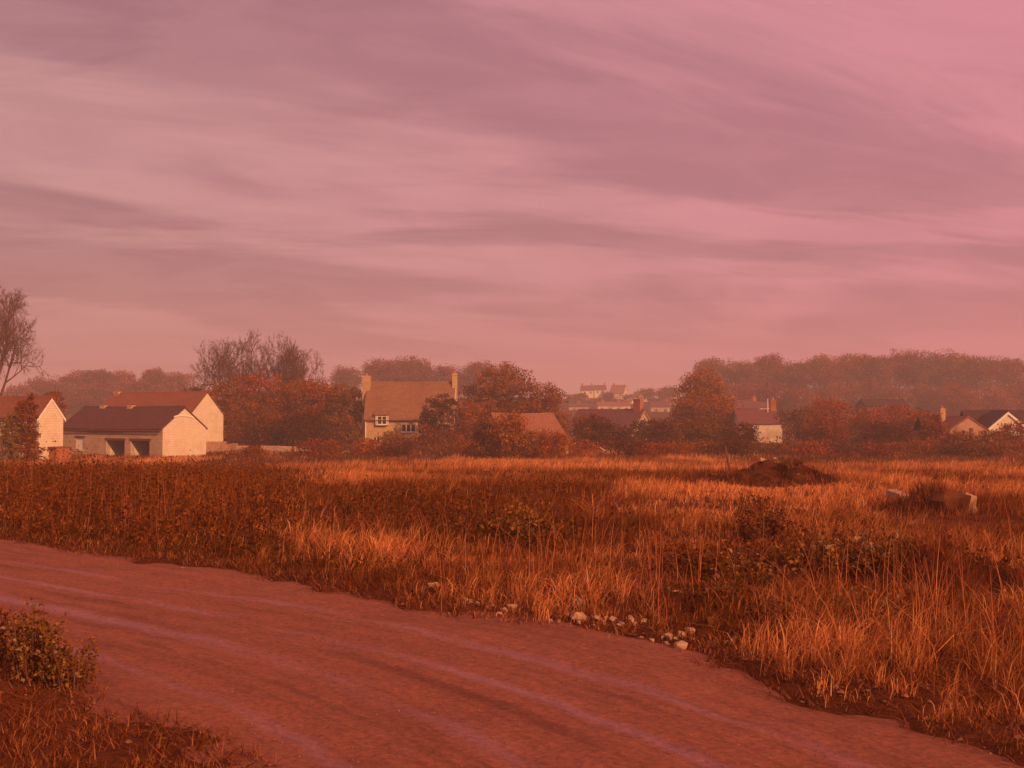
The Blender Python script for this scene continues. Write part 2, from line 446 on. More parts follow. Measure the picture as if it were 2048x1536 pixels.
nv = 46
sv = np.linspace(0, 1, nv)
seg = np.r_[0, np.cumsum(np.hypot(*np.diff(RMID, axis=0).T))]
sx_ = -.13 + 1.26 * sv
P = RN[:, None] * (1 - sx_[None, :, None]) + RF[:, None] * sx_[None, :, None]
wid = (2 * RHALF)[:, None] * sx_[None]
edge = np.minimum(sx_ + .13, 1.13 - sx_)[None] * (2 * RHALF)[:, None]
jit = (vnoise(P[..., 0], P[..., 1], .5, 9) - .5) * .05 + (vnoise(P[..., 0], P[..., 1], .16, 10) - .5) * .02
rut = sum(-.014 * np.exp(-((wid - c0) / .12) ** 2) for c0 in (.62, 1.50, 2.30, 3.02))
RZ = zbase(P[..., 0], P[..., 1]) + jit * .7 + rut * (vnoise(P[..., 0], P[..., 1], 2.2, 12) * .9 + .2) + .02 - .22 * np.clip(1 - edge / .42, 0, 1) ** 1.4
ii = np.arange(len(tt) * nv).reshape(len(tt), nv)
FQ = np.stack([ii[:-1, :-1], ii[1:, :-1], ii[1:, 1:], ii[:-1, 1:]], -1).reshape(-1, 4)[:, ::-1]
me = np_mesh('dirt_track', np.concatenate([P, RZ[..., None]], -1).reshape(-1, 3), FQ, smooth=True)
uvl = me.uv_layers.new(name='UVMap')
UV = np.stack([np.repeat(seg[:, None], nv, 1), wid], -1).reshape(-1, 2)
uvl.data.foreach_set('uv', UV[FQ.ravel()].astype(np.float32).ravel())
tag(link('dirt_track', me, None, M['track']), 'dirt track with damp wheel ruts tinted mauve for sky sheen crossing the foreground', None, None, 'structure')

# ------------------------------------------------------------------ buildings
def wall_panel(mb, L, H, holes, y0, t, x0=0.0, z0=0.0):
    """an upright wall along x with openings (xa, xb, za, zb), t thick, outer face at y0"""
    xs = sorted({x0, L} | {v for h_ in holes for v in h_[:2]}); zs = sorted({z0, H} | {v for h_ in holes for v in h_[2:4]})
    solid = {}
    for i in range(len(xs) - 1):
        for k in range(len(zs) - 1):
            cxm, czm = (xs[i] + xs[i + 1]) / 2, (zs[k] + zs[k + 1]) / 2
            solid[i, k] = not any(h_[0] < cxm < h_[1] and h_[2] < czm < h_[3] for h_ in holes)
    for (i, k), s_ in solid.items():
        if not s_: continue
        a, c, d, e = xs[i], xs[i + 1], zs[k], zs[k + 1]
        mb.poly([(a, y0, d), (c, y0, d), (c, y0, e), (a, y0, e)]); mb.poly([(a, y0 + t, d), (a, y0 + t, e), (c, y0 + t, e), (c, y0 + t, d)])
        if not solid.get((i - 1, k)): mb.poly([(a, y0, d), (a, y0, e), (a, y0 + t, e), (a, y0 + t, d)])
        if not solid.get((i + 1, k)): mb.poly([(c, y0, d), (c, y0 + t, d), (c, y0 + t, e), (c, y0, e)])
        if not solid.get((i, k - 1)): mb.poly([(a, y0, d), (a, y0 + t, d), (c, y0 + t, d), (c, y0, d)])
        if not solid.get((i, k + 1)): mb.poly([(a, y0, e), (c, y0, e), (c, y0 + t, e), (a, y0 + t, e)])
def window(parent, xa, xb, za, zb, y0, lights=2, rail=True, fm='white_paint', t=.09):
    f = MB(); w = .07
    f.box(xa, xa + w, y0, y0 + t, za, zb); f.box(xb - w, xb, y0, y0 + t, za, zb)
    f.box(xa + w, xb - w, y0, y0 + t, zb - w, zb); f.box(xa + w, xb - w, y0, y0 + t, za, za + w)
    for k in range(1, lights):
        xm = xa + (xb - xa) * k / lights
        f.box(xm - .05, xm + .05, y0 + .004, y0 + t - .004, za + w, zb - w)
    fr = f.build('window', M[fm], parent)
    for k in range(lights):
        a = xa + (xb - xa) * k / lights + .05; c = xa + (xb - xa) * (k + 1) / lights - .05
        g_ = MB(); g_.box(a, c, y0 + t * .45, y0 + t * .6, za + w * .9, zb - w * .9); g_.build('pane', M['glass'], fr)
    s_ = MB(); s_.box(xa - .1, xb + .1, y0 - .2, y0 + .05, za - .09, za - .003); s_.build('sill', M['limestone'], fr)
    return fr
def chimney(parent, x, y, w, d, z0, z1, mat, pots=1, capm=None):
    c = MB()
    c.box(x - w / 2, x + w / 2, y - d / 2, y + d / 2, z0, z1 - .22)
    c.box(x - w / 2 - .06, x + w / 2 + .06, y - d / 2 - .06, y + d / 2 + .06, z1 - .22, z1 - .12)
    c.box(x - w / 2 + .02, x + w / 2 - .02, y - d / 2 + .02, y + d / 2 - .02, z1 - .12, z1)
    o = c.build('chimney', M[mat], parent)
    for k in range(pots):
        px = x + (k - (pots - 1) / 2) * .34
        t_ = MB(); t_.tube((px, y, z1 - .002), (px, y, z1 + .32), .11, .09, 8); t_.build('chimney_pot', M['terracotta'], o)
    return o
def house(name, label, cat, loc, rz, L, Wd, eave, rise, wall, roof, holes=(), over=.2, verge=.12, group=None, t=.4, rt=.13, lean=0.0, ridge=True, floor_in=False, sink=.5):
    """a gabled house: local x along the front, y into its depth, origin at the front left corner"""
    r = empty(name, loc, rz, label, cat, group)
    w = MB()
    wall_panel(w, L - t, eave, list(holes), 0.0, t, t, -sink)
    wall_panel(w, L - t, eave, [], Wd - t, t, t, -sink)
    for x0 in (0, L - t):
        w.prism([(0, -sink), (Wd, -sink), (Wd, eave), (Wd / 2, eave + rise), (0, eave)], x0, x0 + t)
    w.build('wall', M[wall], r)
    s_ = rise / (Wd / 2); g_ = .012
    for sgn, nm in ((0, 'roof'), (1, 'roof')):
        p_ = MB()
        prof = [(-over, eave - over * s_ + g_), (Wd / 2, eave + rise + g_), (Wd / 2, eave + rise + g_ + rt * 1.2), (-over - .02, eave - over * s_ + g_ + rt)]
        if sgn: prof = [(Wd - a, z) for a, z in prof]
        # split along the length so that the ridge can sag and the slope is not dead flat
        n = max(2, int(L / 1.5)); xs = np.linspace(-verge, L + verge, n + 1)
        base = len(p_.v)
        for x_ in xs:
            sag = -.05 * math.sin(math.pi * min(1, max(0, x_ / L))) + .03 * (mnoise.noise(Vector((x_ * .7, len(name), loc[0]))))
            p_.v += [(x_, a, z + sag + .03) for a, z in prof]
        for k in range(n):
            for j in range(4):
                j2 = (j + 1) % 4
                p_.f.append((base + k * 4 + j, base + k * 4 + j2, base + k * 4 + 4 + j2, base + k * 4 + 4 + j))
        p_.f.append((base, base + 1, base + 2, base + 3)); e_ = base + n * 4; p_.f.append((e_ + 3, e_ + 2, e_ + 1, e_))
        p_.build(nm, M[roof], r)
    if ridge:
        q_ = MB(); n = max(2, int(L / 1.5)); xs = np.linspace(-verge, L + verge, n + 1); zr = eave + rise + rt * 1.2
        for k in range(n):
            def sg(x_): return -.05 * math.sin(math.pi * min(1, max(0, x_ / L))) + .03 * (mnoise.noise(Vector((x_ * .7, len(name), loc[0])))) + .035
            i0 = len(q_.v)
            for x_ in (xs[k] + .004, xs[k + 1] - .004):
                q_.v += [(x_, Wd / 2 - .16, zr - .15 * s_ + sg(x_)), (x_, Wd / 2, zr + .08 + sg(x_)), (x_, Wd / 2 + .16, zr - .15 * s_ + sg(x_))]
            q_.f += [(i0, i0 + 1, i0 + 4, i0 + 3), (i0 + 1, i0 + 2, i0 + 5, i0 + 4), (i0 + 2, i0, i0 + 3, i0 + 5), (i0, i0 + 2, i0 + 1), (i0 + 3, i0 + 4, i0 + 5)]
        q_.build('ridge', M[roof], r)
    return r
def front_frame(corner_px, D, rz, left_px=None, rear_px=None, L=None, Wd=None):
    """front right corner seen in column corner_px at distance D; length and depth from the columns of the other corners"""
    c = np.array([xat(corner_px, D), D]); ax = np.array([math.cos(rz), math.sin(rz)]); ay = np.array([-math.sin(rz), math.cos(rz)])
    if L is None:
        k = (left_px - CX) / F; L = (k * c[1] - c[0]) / (k * ax[1] - ax[0])
    if Wd is None:
        k = (rear_px - CX) / F; Wd = (c[0] - k * c[1]) / (k * ay[1] - ay[0])
    o = c - ax * L
    def along(px):
        k = (px - CX) / F
        return (k * o[1] - o[0]) / (ax[0] - k * ax[1])
    return o, L, Wd, along
GZ = -1.8
def base_z(o, rz, L, Wd):
    pts = [(0, 0), (L, 0), (0, Wd), (L, Wd)]
    return min(zt1(o[0] + math.cos(rz) * a - math.sin(rz) * c, o[1] + math.sin(rz) * a + math.cos(rz) * c) for a, c in pts)

# the long garage with two open bays
rz = R(-30)
o, L, Wd, along = front_frame(325, 90, rz, left_px=122, rear_px=412)
bz = base_z(o, rz, L, Wd)
De = 90
eave = zat(858, De + 1) - bz; rise = (zat(817, 92) - bz) - eave
op = [(along(213), along(250)), (along(262), along(300))]
ztop = zat(881, 93) - bz
wn = (along(153), along(168), zat(899, 96) - bz, zat(875, 96) - bz)
holes = [(a, c, -.5, ztop) for a, c in op] + [wn]
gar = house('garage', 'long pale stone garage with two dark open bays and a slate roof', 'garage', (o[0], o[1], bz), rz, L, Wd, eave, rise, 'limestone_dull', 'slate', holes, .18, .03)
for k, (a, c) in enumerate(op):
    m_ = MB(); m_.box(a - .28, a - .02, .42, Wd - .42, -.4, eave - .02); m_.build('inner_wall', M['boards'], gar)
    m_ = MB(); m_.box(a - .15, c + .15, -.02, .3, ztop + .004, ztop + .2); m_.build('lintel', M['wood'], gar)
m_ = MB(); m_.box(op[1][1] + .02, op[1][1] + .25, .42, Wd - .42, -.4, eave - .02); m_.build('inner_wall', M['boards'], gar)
m_ = MB(); m_.box(.45, L - .45, Wd - .46, Wd - .405, -.4, eave - .03); m_.build('inner_back', M['inner'], gar)  # dark sheet added on the back wall to paint the bays' shade
m_ = MB(); m_.box(wn[0] + .004, wn[1] - .004, .1, .2, wn[2] + .004, wn[3] - .004); sh = m_.build('shutter', M['white_paint'], gar)
m_ = MB(); m_.box(wn[0] - .15, wn[1] + .15, -.03, .12, wn[3] + .004, wn[3] + .16); m_.build('lintel', M['wood'], gar)
m_ = MB(); m_.box(wn[0] - .12, wn[1] + .12, -.06, .1, wn[2] - .12, wn[2] - .004); m_.build('sill', M['limestone'], gar)
m_ = MB(); m_.prism([(0, -.4), (Wd, -.4), (Wd, eave - .02), (Wd / 2, eave + rise - .06), (0, eave - .02)], L + .004, L + .06); m_.build('gable_sun_tint', M['limestone'], gar)  # paler sheet over the gable, its sunlit tone put into the colour
m_ = MB()                                              # curved pale band across the gable
for k in range(12):
    y_ = [Wd * (.24 + .46 * j / 12) for j in (k, k + 1)]
    zz = [eave + rise * (.50 + .12 * math.sin(math.pi * (.15 + .85 * j / 12))) for j in (k, k + 1)]
    i0 = len(m_.v)
    for xx in (L + .062, L + .13):
        m_.v += [(xx, y_[0], zz[0]), (xx, y_[1], zz[1]), (xx, y_[1], zz[1] + .13), (xx, y_[0], zz[0] + .13)]
    m_.f += [(i0, i0 + 1, i0 + 2, i0 + 3), (i0 + 4, i0 + 5, i0 + 6, i0 + 7), (i0 + 3, i0 + 2, i0 + 6, i0 + 7), (i0, i0 + 1, i0 + 5, i0 + 4)]
m_.build('gable_band', M['white_paint'], gar)
for x_ in (along(164), along(219)):
    m_ = MB(); m_.box(x_ - .45, x_ + .2, Wd / 2 - .2, Wd / 2 + .2, eave + rise - .1, eave + rise + .3); m_.build('roof_vent', M['ochre_stone'], gar)

m_ = MB(); m_.tube((0, -.25, eave - .16), (L, -.25, eave - .16), .06, .06, 6); m_.build('gutter', M['wood'], gar)
# the house with the pale gable behind it
rz = R(-30)
o, L, Wd, along = front_frame(381, 112, rz, L=14.5, rear_px=447)
bz = base_z(o, rz, L, Wd)
eave = zat(830, 115) - bz; rise = zat(787, 115) - bz - eave
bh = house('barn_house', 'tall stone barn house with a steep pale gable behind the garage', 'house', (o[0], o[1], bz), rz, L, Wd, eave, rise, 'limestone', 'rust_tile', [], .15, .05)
chimney(bh, .6, Wd / 2, .75, .6, eave + rise - .4, zat(784, 122) - bz, 'ochre_stone', 0)

# the house cut by the left edge
o, L, Wd, along = front_frame(78, 84, rz, L=11, rear_px=127)
bz = base_z(o, rz, L, Wd)
eave = zat(832, 86) - bz; rise = zat(797, 86) - bz - eave
wx = L - 2.6
lh = house('stone_house', 'stone house half hidden by ivy at the left edge', 'house', (o[0], o[1], bz), rz, L, Wd, eave, rise, 'limestone', 'rust_tile', [(wx, wx + 1.1, 1.9, 3.0), (L - 6.5, L - 5.3, 1.9, 3.0)], .2, .1)
window(lh, wx, wx + 1.1, 1.9, 3.0, .15); window(lh, L - 6.5, L - 5.3, 1.9, 3.0, .15)
m_ = MB(); s_ = rise / (Wd / 2)
m_.prism([(-.2, eave - .2 * s_ - .22), (Wd / 2, eave + rise - .2), (Wd + .2, eave - .2 * s_ - .22), (Wd + .2, eave - .2 * s_ + .02), (Wd / 2, eave + rise + .02), (-.2, eave - .2 * s_ + .02)], L + .02, L + .07)
m_.build('bargeboard', M['white_paint'], lh)
# its lean-to at the gable
m_ = MB(); m_.prism([(.9, -.4), (Wd, -.4), (Wd, 1.05), (.9, 1.05)], L + .08, L + .95); lt = m_.build('lean_to', M['brick'], lh)
m_ = MB(); m_.prism([(.75, 1.055), (Wd + .1, 1.055), (Wd + .1, 1.15), (.75, 1.15)], L + .08, L + 1.02); m_.build('lean_to_roof', M['rust_tile'], lh)

# the cottage with two tall chimneys
D = 127
xl, xr = xat(729, D), xat(906, D)
L, Wd = xr - xl, 6.2
bz = base_z((xl, D), 0, L, Wd)
eave = zat(836, D) - bz; rise = zat(767, D + Wd / 2) - bz - eave
def lx(px): return xat(px, D) - xl
w2 = (lx(803), lx(831), zat(864, D) - bz, zat(848.5, D) - bz)
w4 = (lx(746), lx(760), zat(889, D) - bz, zat(874, D) - bz)
w5 = (lx(852), lx(872), zat(889, D) - bz, zat(873, D) - bz)
dr = (lx(783), lx(795), -.5, 2.0 if False else zat(866, D) - bz - .6)
ct = house('stone_cottage', 'steep roofed stone cottage with a tall chimney at each end', 'cottage', (xl, D, bz), 0, L, Wd, eave, rise, 'ochre_stone', 'stone_slate', [w2, w4, w5, dr], .22, .1)
window(ct, *w2, .1, 3); window(ct, *w4, .1, 2); window(ct, *w5, .1, 2)
m_ = MB(); m_.box(dr[0] + .004, dr[1] - .004, .12, .2, -.2, dr[3] - .004); m_.build('door', M['wood'], ct)
for px0, px1 in ((755, 774), (859, 875)):              # eyebrow dormers breaking the eaves
    xa, xb = lx(px0), lx(px1); za, zb = zat(849, D) - bz, zat(832, D) - bz
    d_ = MB(); d_.box(xa - .22, xa, -.27, 1.2, za - .1, zb + .1); d_.build('dormer_cheek', M['render_white'], ct)
    d_ = MB(); d_.box(xb, xb + .22, -.27, 1.2, za - .1, zb + .1); dm = d_.build('dormer_cheek', M['render_white'], ct)
    window(ct, xa + .004, xb - .004, za, zb, -.26, 2)
    d_ = MB(); d_.prism([(-.42, zb + .105), (1.6, zb + .9), (1.6, zb + 1.0), (-.42, zb + .22)], xa - .4, xb + .4); d_.build('dormer_roof', M['stone_slate'], dm)
chimney(ct, -.12, Wd / 2 - .4, .95, .8, 1.2, zat(752, D + 3) - bz, 'ochre_stone', 1)
chimney(ct, L + .05, Wd / 2 - .2, .6, .7, 1.0, zat(747, D + 3) - bz, 'ochre_stone', 1)
m_ = MB(); m_.tube((lx(842), -.1, .2), (lx(842), -.1, eave - .1), .07, .07, 8); m_.build('drainpipe', M['white_paint'], ct)
m_ = MB(); m_.tube((lx(731.5), -.09, .2), (lx(731.5), -.09, eave - .1), .07, .07, 8); m_.build('drainpipe', M['white_paint'], ct)
m_ = MB(); s_ = rise / (Wd / 2)
m_.prism([(-.22, eave - .22 * s_ - .3), (Wd / 2, eave + rise - .25), (Wd / 2, eave + rise + .06), (-.22, eave - .22 * s_ + .05)], L + .105, L + .2); m_.build('bargeboard', M['render_white'], ct)

m_ = MB(); m_.tube((0, -.3, eave - .3), (L, -.3, eave - .3), .06, .06, 6); m_.build('gutter', M['wood'], ct)
# low barn whose roof shows between the bushes
rz = R(24)
D = 97
c0 = np.array([xat(1137, D), D]); L, Wd = 6.2, 6.4
o = c0 - np.array([math.cos(rz), math.sin(rz)]) * L
bz = base_z(o, rz, L, Wd)
eave = zat(884, D) - bz; rise = zat(831, D + 3) - bz - eave
ba = house('low_barn', 'low barn with a plain pale pink roof right of the cottage', 'barn', (o[0], o[1], bz), rz, L, Wd, eave, rise, 'limestone_dull', 'pale_tile', [(2.2, 3.3, -.5, max(.3, eave - .3))], .15, .06)
m_ = MB(); m_.box(2.21, 3.29, .15, .22, -.4, max(.3, eave - .3) - .01); m_.build('door', M['wood'], ba)

# slate roofed house with the brick chimney, seen on the skew
rz = R(-42)
D = 148
c0 = np.array([xat(1262, D), D]); L, Wd = 11.5, 6.0
o = c0 - np.array([math.cos(rz), math.sin(rz)]) * L
bz = base_z(o, rz, L, Wd)
eave = zat(863, D) - bz; rise = zat(821, D + 2) - bz - eave
sk = house('slate_house', 'mauve slate roofed house with an orange brick chimney at its right end', 'house', (o[0], o[1], bz), rz, L, Wd, eave, rise, 'limestone_dull', 'mauve_slate', [(4, 5, .4, 1.3)], .2, .12)
window(sk, 4, 5, .4, 1.3, .1)
chimney(sk, L - .9, Wd / 2, 1.15, .8, eave + rise - .8, zat(797, D) - bz, 'brick', 2)
m_ = MB(); s_ = rise / (Wd / 2)
m_.prism([(-.2, eave - .2 * s_ - .22), (Wd / 2, eave + rise - .2), (Wd + .2, eave - .2 * s_ - .22), (Wd + .2, eave - .2 * s_ + .02), (Wd / 2, eave + rise + .02), (-.2, eave - .2 * s_ + .02)], L + .125, L + .2)
m_.build('bargeboard', M['pink_render'], sk)

# house with the bright end wall among the bushes on the right
D = 140
xl, xr = xat(1478, D), xat(1564, D); L, Wd = xr - xl, 5.2
bz = base_z((xl, D), 0, L, Wd)
eave = zat(848, D) - bz; rise = zat(822, D + 2.6) - bz - eave
wh = house('white_house', 'pale house with a blank sunlit wall between the bushes at right', 'house', (xl, D, bz), 0, L, Wd, eave, rise, 'render_white', 'mauve_slate', [], .14, .08)
chimney(wh, lx(0) * 0 + xat(1546, D + 2.6) - xl, Wd / 2, .75, .6, eave + rise - .5, zat(799, D + 2.6) - bz, 'brick', 1)
m_ = MB(); q_ = xat(1536, D + 2) - xl; m_.tube((q_, Wd / 2 - .5, eave + rise - .6), (q_, Wd / 2 - .5, zat(797, D) - bz), .06, .06, 8); m_.build('flue_pipe', M['white_paint'], wh)

# gabled cottage at the right, with its wing behind
D = 115
rz = R(-90)
xl, xr = xat(1899, D), xat(1974, D); Wd = xr - xl; L = 5.0
bz = base_z((xl, D), 0, Wd, L)
eave = zat(861, D) - bz; rise = zat(836, D) - bz - eave
gc = house('gabled_cottage', 'small pinkish gabled cottage with a dark round window at far right', 'cottage', (xl, D + L, bz), rz, L, Wd, eave, rise, 'pink_render', 'rust_tile', [], .18, .08)
def gable_disc(parent, yy, zz, r_, xx):
    f_ = MB(); n = 14
    f_.tube((xx - .05, yy, zz), (xx + .05, yy, zz), r_, r_, n); w_ = f_.build('window', M['limestone_dull'], parent)
    f_ = MB(); f_.tube((xx - .04, yy, zz), (xx + .058, yy, zz), r_ * .8, r_ * .8, n); f_.build('pane', M['glass'], w_)
gable_disc(gc, Wd * .36, zat(864, D) - bz, .26, L)
m_ = MB(); m_.box(L + .004, L + .07, Wd * .53, Wd * .62, .7, 2.2); m_.build('ladder_panel', M['mauve_slate'], gc)
wing = empty('wing', (0, 0, 0)); wing.parent = gc
m_ = MB(); m_.box(-1.6, 1.0, -1.5, -.01, -.5, eave - .1); w_ = m_.build('wing_wall', M['pink_render'], gc)
m_ = MB(); zr = zat(833, D + 4) - bz
m_.prism([(1.25, eave - .35), (-.4, zr), (-2.05, eave - .35), (-2.05, eave - .2), (-.4, zr + .14), (1.25, eave - .2)], -1.35, Wd * .45, 'y'); m_.build('wing_roof', M['dark_roof'], gc)
bpy.data.objects.remove(wing)
chimney(gc, .2, xat(1884, D + 4.8) - xl, .6, .55, eave - 1.2, zat(817, D + 4.8) - bz, 'ochre_stone', 1)

# the next house, running out of the right edge
D = 119
xl, xr = xat(1969, D), xat(2062, D); Wd = xr - xl; L = 4.0
bz = base_z((xl, D), 0, Wd, L)
eave = zat(862, D) - bz; rise = zat(824, D) - bz - eave
eh = house('end_house', 'cream gabled house with a black roof at the right edge', 'house', (xl, D + L, bz), rz, L, Wd, eave, rise, 'limestone', 'dark_roof', [], .2, .1)
m_ = MB(); s_ = rise / (Wd / 2)
m_.prism([(-.2, eave - .2 * s_ - .3), (Wd / 2, eave + rise - .28), (Wd + .2, eave - .2 * s_ - .3), (Wd + .2, eave - .2 * s_), (Wd / 2, eave + rise + .02), (-.2, eave - .2 * s_)], L + .1, L + .17); m_.build('bargeboard', M['white_paint'], eh)
window_y = Wd * .25
m_ = MB(); m_.box(L + .004, L + .09, window_y, window_y + .9, 1.0, 2.0); wf = m_.build('window', M['white_paint'], eh)
for k in range(2):
    m_ = MB(); m_.box(L + .05, L + .1, window_y + .08 + k * .4, window_y + .42 + k * .4, 1.08, 1.92); m_.build('pane', M['glass'], wf)
m_ = MB(); zr = zat(822, D + 5) - bz
m_.prism([(1.0, eave - .2), (-1.2, zr), (-3.4, eave - .2), (-3.4, eave - .05), (-1.2, zr + .14), (1.0, eave - .05)], -.35, Wd + 3, 'y'); m_.build('main_roof', M['dark_roof'], eh)
m_ = MB(); m_.box(-3.0, .2, -.1, Wd + 2.8, -.5, eave - .25); m_.build('main_wall', M['limestone_dull'], eh)

# roofs glimpsed above the scrub
def plain_house(name, label, px0, px1, ridge_y, eave_y, D, wall, roof, rz_=0, wd=5, chim=(), group=None, cat='house', wins=0):
    a, c = xat(px0, D), xat(px1, D); L_ = (c - a) / max(.3, math.cos(rz_))
    bz_ = base_z((a, D), rz_, L_, wd)
    ev = max(1.0, zat(eave_y, D) - bz_); rs = max(.4, zat(ridge_y, D + wd / 2) - bz_ - ev)
    hs = []
    for k in range(wins):
        xm = L_ * (k + .5) / wins
        hs.append((xm - .5, xm + .5, ev - 1.7, ev - .5))
    r_ = house(name, label, cat, (a, D, bz_), rz_, L_, wd, ev, rs, wall, roof, hs, .2, .1, group)
    for h_ in hs: window(r_, *h_, .1, 2)
    for cx_, ztop_ in chim:
        chimney(r_, min(L_ - .3, max(.3, cx_ * L_)), wd / 2, .8, .6, ev + rs - .5, ev + rs + ztop_, 'brick', 1)
    return r_
plain_house('dark_shed', 'long dark shed roof above the scrub below the right wood', 1733, 1818, 801, 813, 190, 'wood', 'dark_roof', 0, 6, cat='shed')
plain_house('slate_cottage', 'dark slate roof left behind the blank walled pale house', 1476, 1518, 803, 817, 225, 'limestone_dull', 'mauve_slate', 0, 6, [(.95, .9)])
plain_house('pale_cottage', 'small pale cottage right behind the white flue pipe', 1520, 1541, 806, 815, 240, 'render_white', 'mauve_slate', 0, 5, wins=1)

# the hazy town on the rise
town = [
    ('pale two storey villa, leftmost of the tall hazy town houses', 1163, 1187, 772, 781, 520, 'limestone', 'mauve_slate', 0, [(.1, 1.2), (.9, 1.2)], 2),
    ('hazy town house between the leftmost villa and the pointed gable', 1189, 1213, 771, 780, 524, 'limestone', 'mauve_slate', 0, [(.9, 1.4)], 2),
    ('widest hazy town house with the pointed pale right slope', 1219, 1246, 771, 786, 515, 'render_white', 'pale_tile', R(-25), [(.15, 1.0)], 2),
    ('tiny low pale house at the left end of the hazy town', 1134, 1161, 790, 797, 500, 'render_white', 'mauve_slate', 0, [], 2),
    ('long low pale terrace below the hazy town villas', 1196, 1262, 805, 812, 345, 'render_white', 'pale_tile', R(6), [(.2, .8), (.7, .8)], 4),
    ('small dim roof low at the left of the hazy town', 1138, 1178, 808, 816, 350, 'limestone_dull', 'mauve_slate', 0, [(.5, .7)], 2),
    ('pale cross gabled house just behind the brick chimney', 1281, 1300, 783, 791, 470, 'render_white', 'pale_tile', R(20), [(.5, 1.4)], 1),
    ('low pink house under dark trees, right end of the hazy town', 1322, 1346, 790, 797, 460, 'pink_render', 'pale_tile', 0, [], 1),
    ('dim slate house right of the brick chimney in the town', 1302, 1340, 804, 814, 340, 'limestone_dull', 'mauve_slate', 0, [(.9, .8)], 2),
    ('dim house with one chimney low between the terrace and the villas', 1205, 1226, 795, 801, 450, 'limestone_dull', 'mauve_slate', R(12), [(.8, 1.0)], 2),
    ('small dull house under the leftmost villa', 1168, 1190, 797, 804, 440, 'pink_render', 'pale_tile', R(-15), [(.2, 1.0)], 2),
    ('narrow dull house between the pointed gable and the brick chimney', 1262, 1280, 789, 796, 480, 'limestone_dull', 'mauve_slate', 0, [(.5, 1.2)], 1),
    ('dull pink cottage low behind the big rust tree edge', 1340, 1362, 798, 805, 400, 'pink_render', 'mauve_slate', 0, [(.3, 1.0)], 2),
    ('small sunlit house with a bright gable mid town', 1248, 1262, 796, 803, 430, 'limestone', 'pale_tile', R(-40), [], 1),
]
for lb, p0, p1, ry, ey, D_, wm, rm, rr, ch, nw in town:
    plain_house('town_house', lb, p0, p1, ry, ey, D_, wm, rm, rr, 7, ch, 'hazy town houses on the far rise', wins=nw)

ORD = ['first', 'second', 'third', 'fourth', 'fifth', 'sixth', 'seventh', 'eighth', 'ninth', 'tenth', 'eleventh', 'twelfth', 'thirteenth', 'fourteenth', 'fifteenth', 'sixteenth', 'seventeenth', 'eighteenth', 'nineteenth', 'twentieth']
# ------------------------------------------------------------------ trees and shrubs
def leaf_quads(C, size, r_, flat=0.0):
    """diamond leaves at the points C"""
    n = len(C)
    a = r_.normal(size=(n, 3)); a /= np.linalg.norm(a, axis=1)[:, None]
    c = r_.normal(size=(n, 3)); c -= (c * a).sum(1)[:, None] * a; c /= np.linalg.norm(c, axis=1)[:, None]
    s_ = size * r_.uniform(.6, 1.35, n)[:, None]
    V = np.stack([C - a * s_ * .6, C + c * s_ * .36, C + a * s_ * .6, C - c * s_ * .36], 1).reshape(-1, 3)
    Fq = np.arange(4 * n).reshape(n, 4)
    return V, Fq
def crown_points(kind, H, Rr, n, r_, z0):
    """leaf positions gathered in clumps through a crown's volume"""
    nb = 5 if kind == 'bush' else 8
    lob = []
    for k in range(nb):
        a = r_.uniform(0, 2 * math.pi); q_ = Rr * r_.uniform(.15, .62)
        hh = H * (r_.uniform(.35, .72) if kind == 'bush' else r_.uniform(.42, .78))
        lob.append((q_ * math.cos(a), q_ * math.sin(a), hh, Rr * r_.uniform(.38, .62), (H - hh) * r_.uniform(.75, 1.0)))
    lob.append((0, 0, H * .62, Rr * .7, H * .38))
    if kind == 'bush':
        for k in range(4):
            a = r_.uniform(0, 2 * math.pi)
            lob.append((Rr * .55 * math.cos(a), Rr * .55 * math.sin(a), H * .22, Rr * .5, H * .28))
    ncl = 170 if kind == 'bush' else 240
    w_ = np.array([l[3] ** 2 for l in lob]); w_ /= w_.sum()
    ids = r_.choice(len(lob), ncl, p=w_)
    lob = np.array(lob)
    d = r_.normal(size=(ncl, 3)); d /= np.linalg.norm(d, axis=1)[:, None]
    rad = r_.uniform(.35, 1.0, ncl) ** .5
    cl = lob[ids][:, :3] + d * rad[:, None] * np.stack([lob[ids][:, 3], lob[ids][:, 3], lob[ids][:, 4]], 1)
    cl[:, 2] = np.maximum(cl[:, 2], z0 * H + .1)
    pick = r_.integers(0, ncl, n)
    sz = Rr * .115 * r_.uniform(.6, 1.3, ncl)
    P_ = cl[pick] + np.clip(r_.normal(size=(n, 3)), -1.7, 1.7) * sz[pick][:, None] * np.array([1, 1, .75])
    P_[:, 2] = np.maximum(P_[:, 2], .05)
    ct_ = r_.uniform(.72, 1.3, ncl)[pick]
    return P_, ct_
def limb_mesh(H, Rr, r_, z_top=.75, nlimb=7, r0=None):
    mb = MB(); r0 = r0 or max(.05, H * .022)
    p = Vector((0, 0, -.3)); d = Vector((r_.uniform(-.06, .06), r_.uniform(-.06, .06), 1))
    pts = [p]
    for k in range(4):
        p = p + d * (H * z_top / 4); d = (d + Vector((r_.uniform(-.2, .2), r_.uniform(-.2, .2), 0))).normalized(); pts.append(p)
    for k in range(4):
        mb.tube(pts[k], pts[k + 1], r0 * (1 - k * .2), r0 * (1 - (k + 1) * .2), 7, False)
    for k in range(nlimb):
        i = 1 + k % 3; a = r_.uniform(0, 2 * math.pi); s0 = pts[i]
        e1 = s0 + Vector((math.cos(a) * Rr * .35, math.sin(a) * Rr * .35, H * .12)); e2 = e1 + Vector((math.cos(a + .4) * Rr * .3, math.sin(a + .4) * Rr * .3, H * .16))
        mb.tube(s0, e1, r0 * .5, r0 * .3, 5, False); mb.tube(e1, e2, r0 * .3, r0 * .08, 5, False)
    return mb
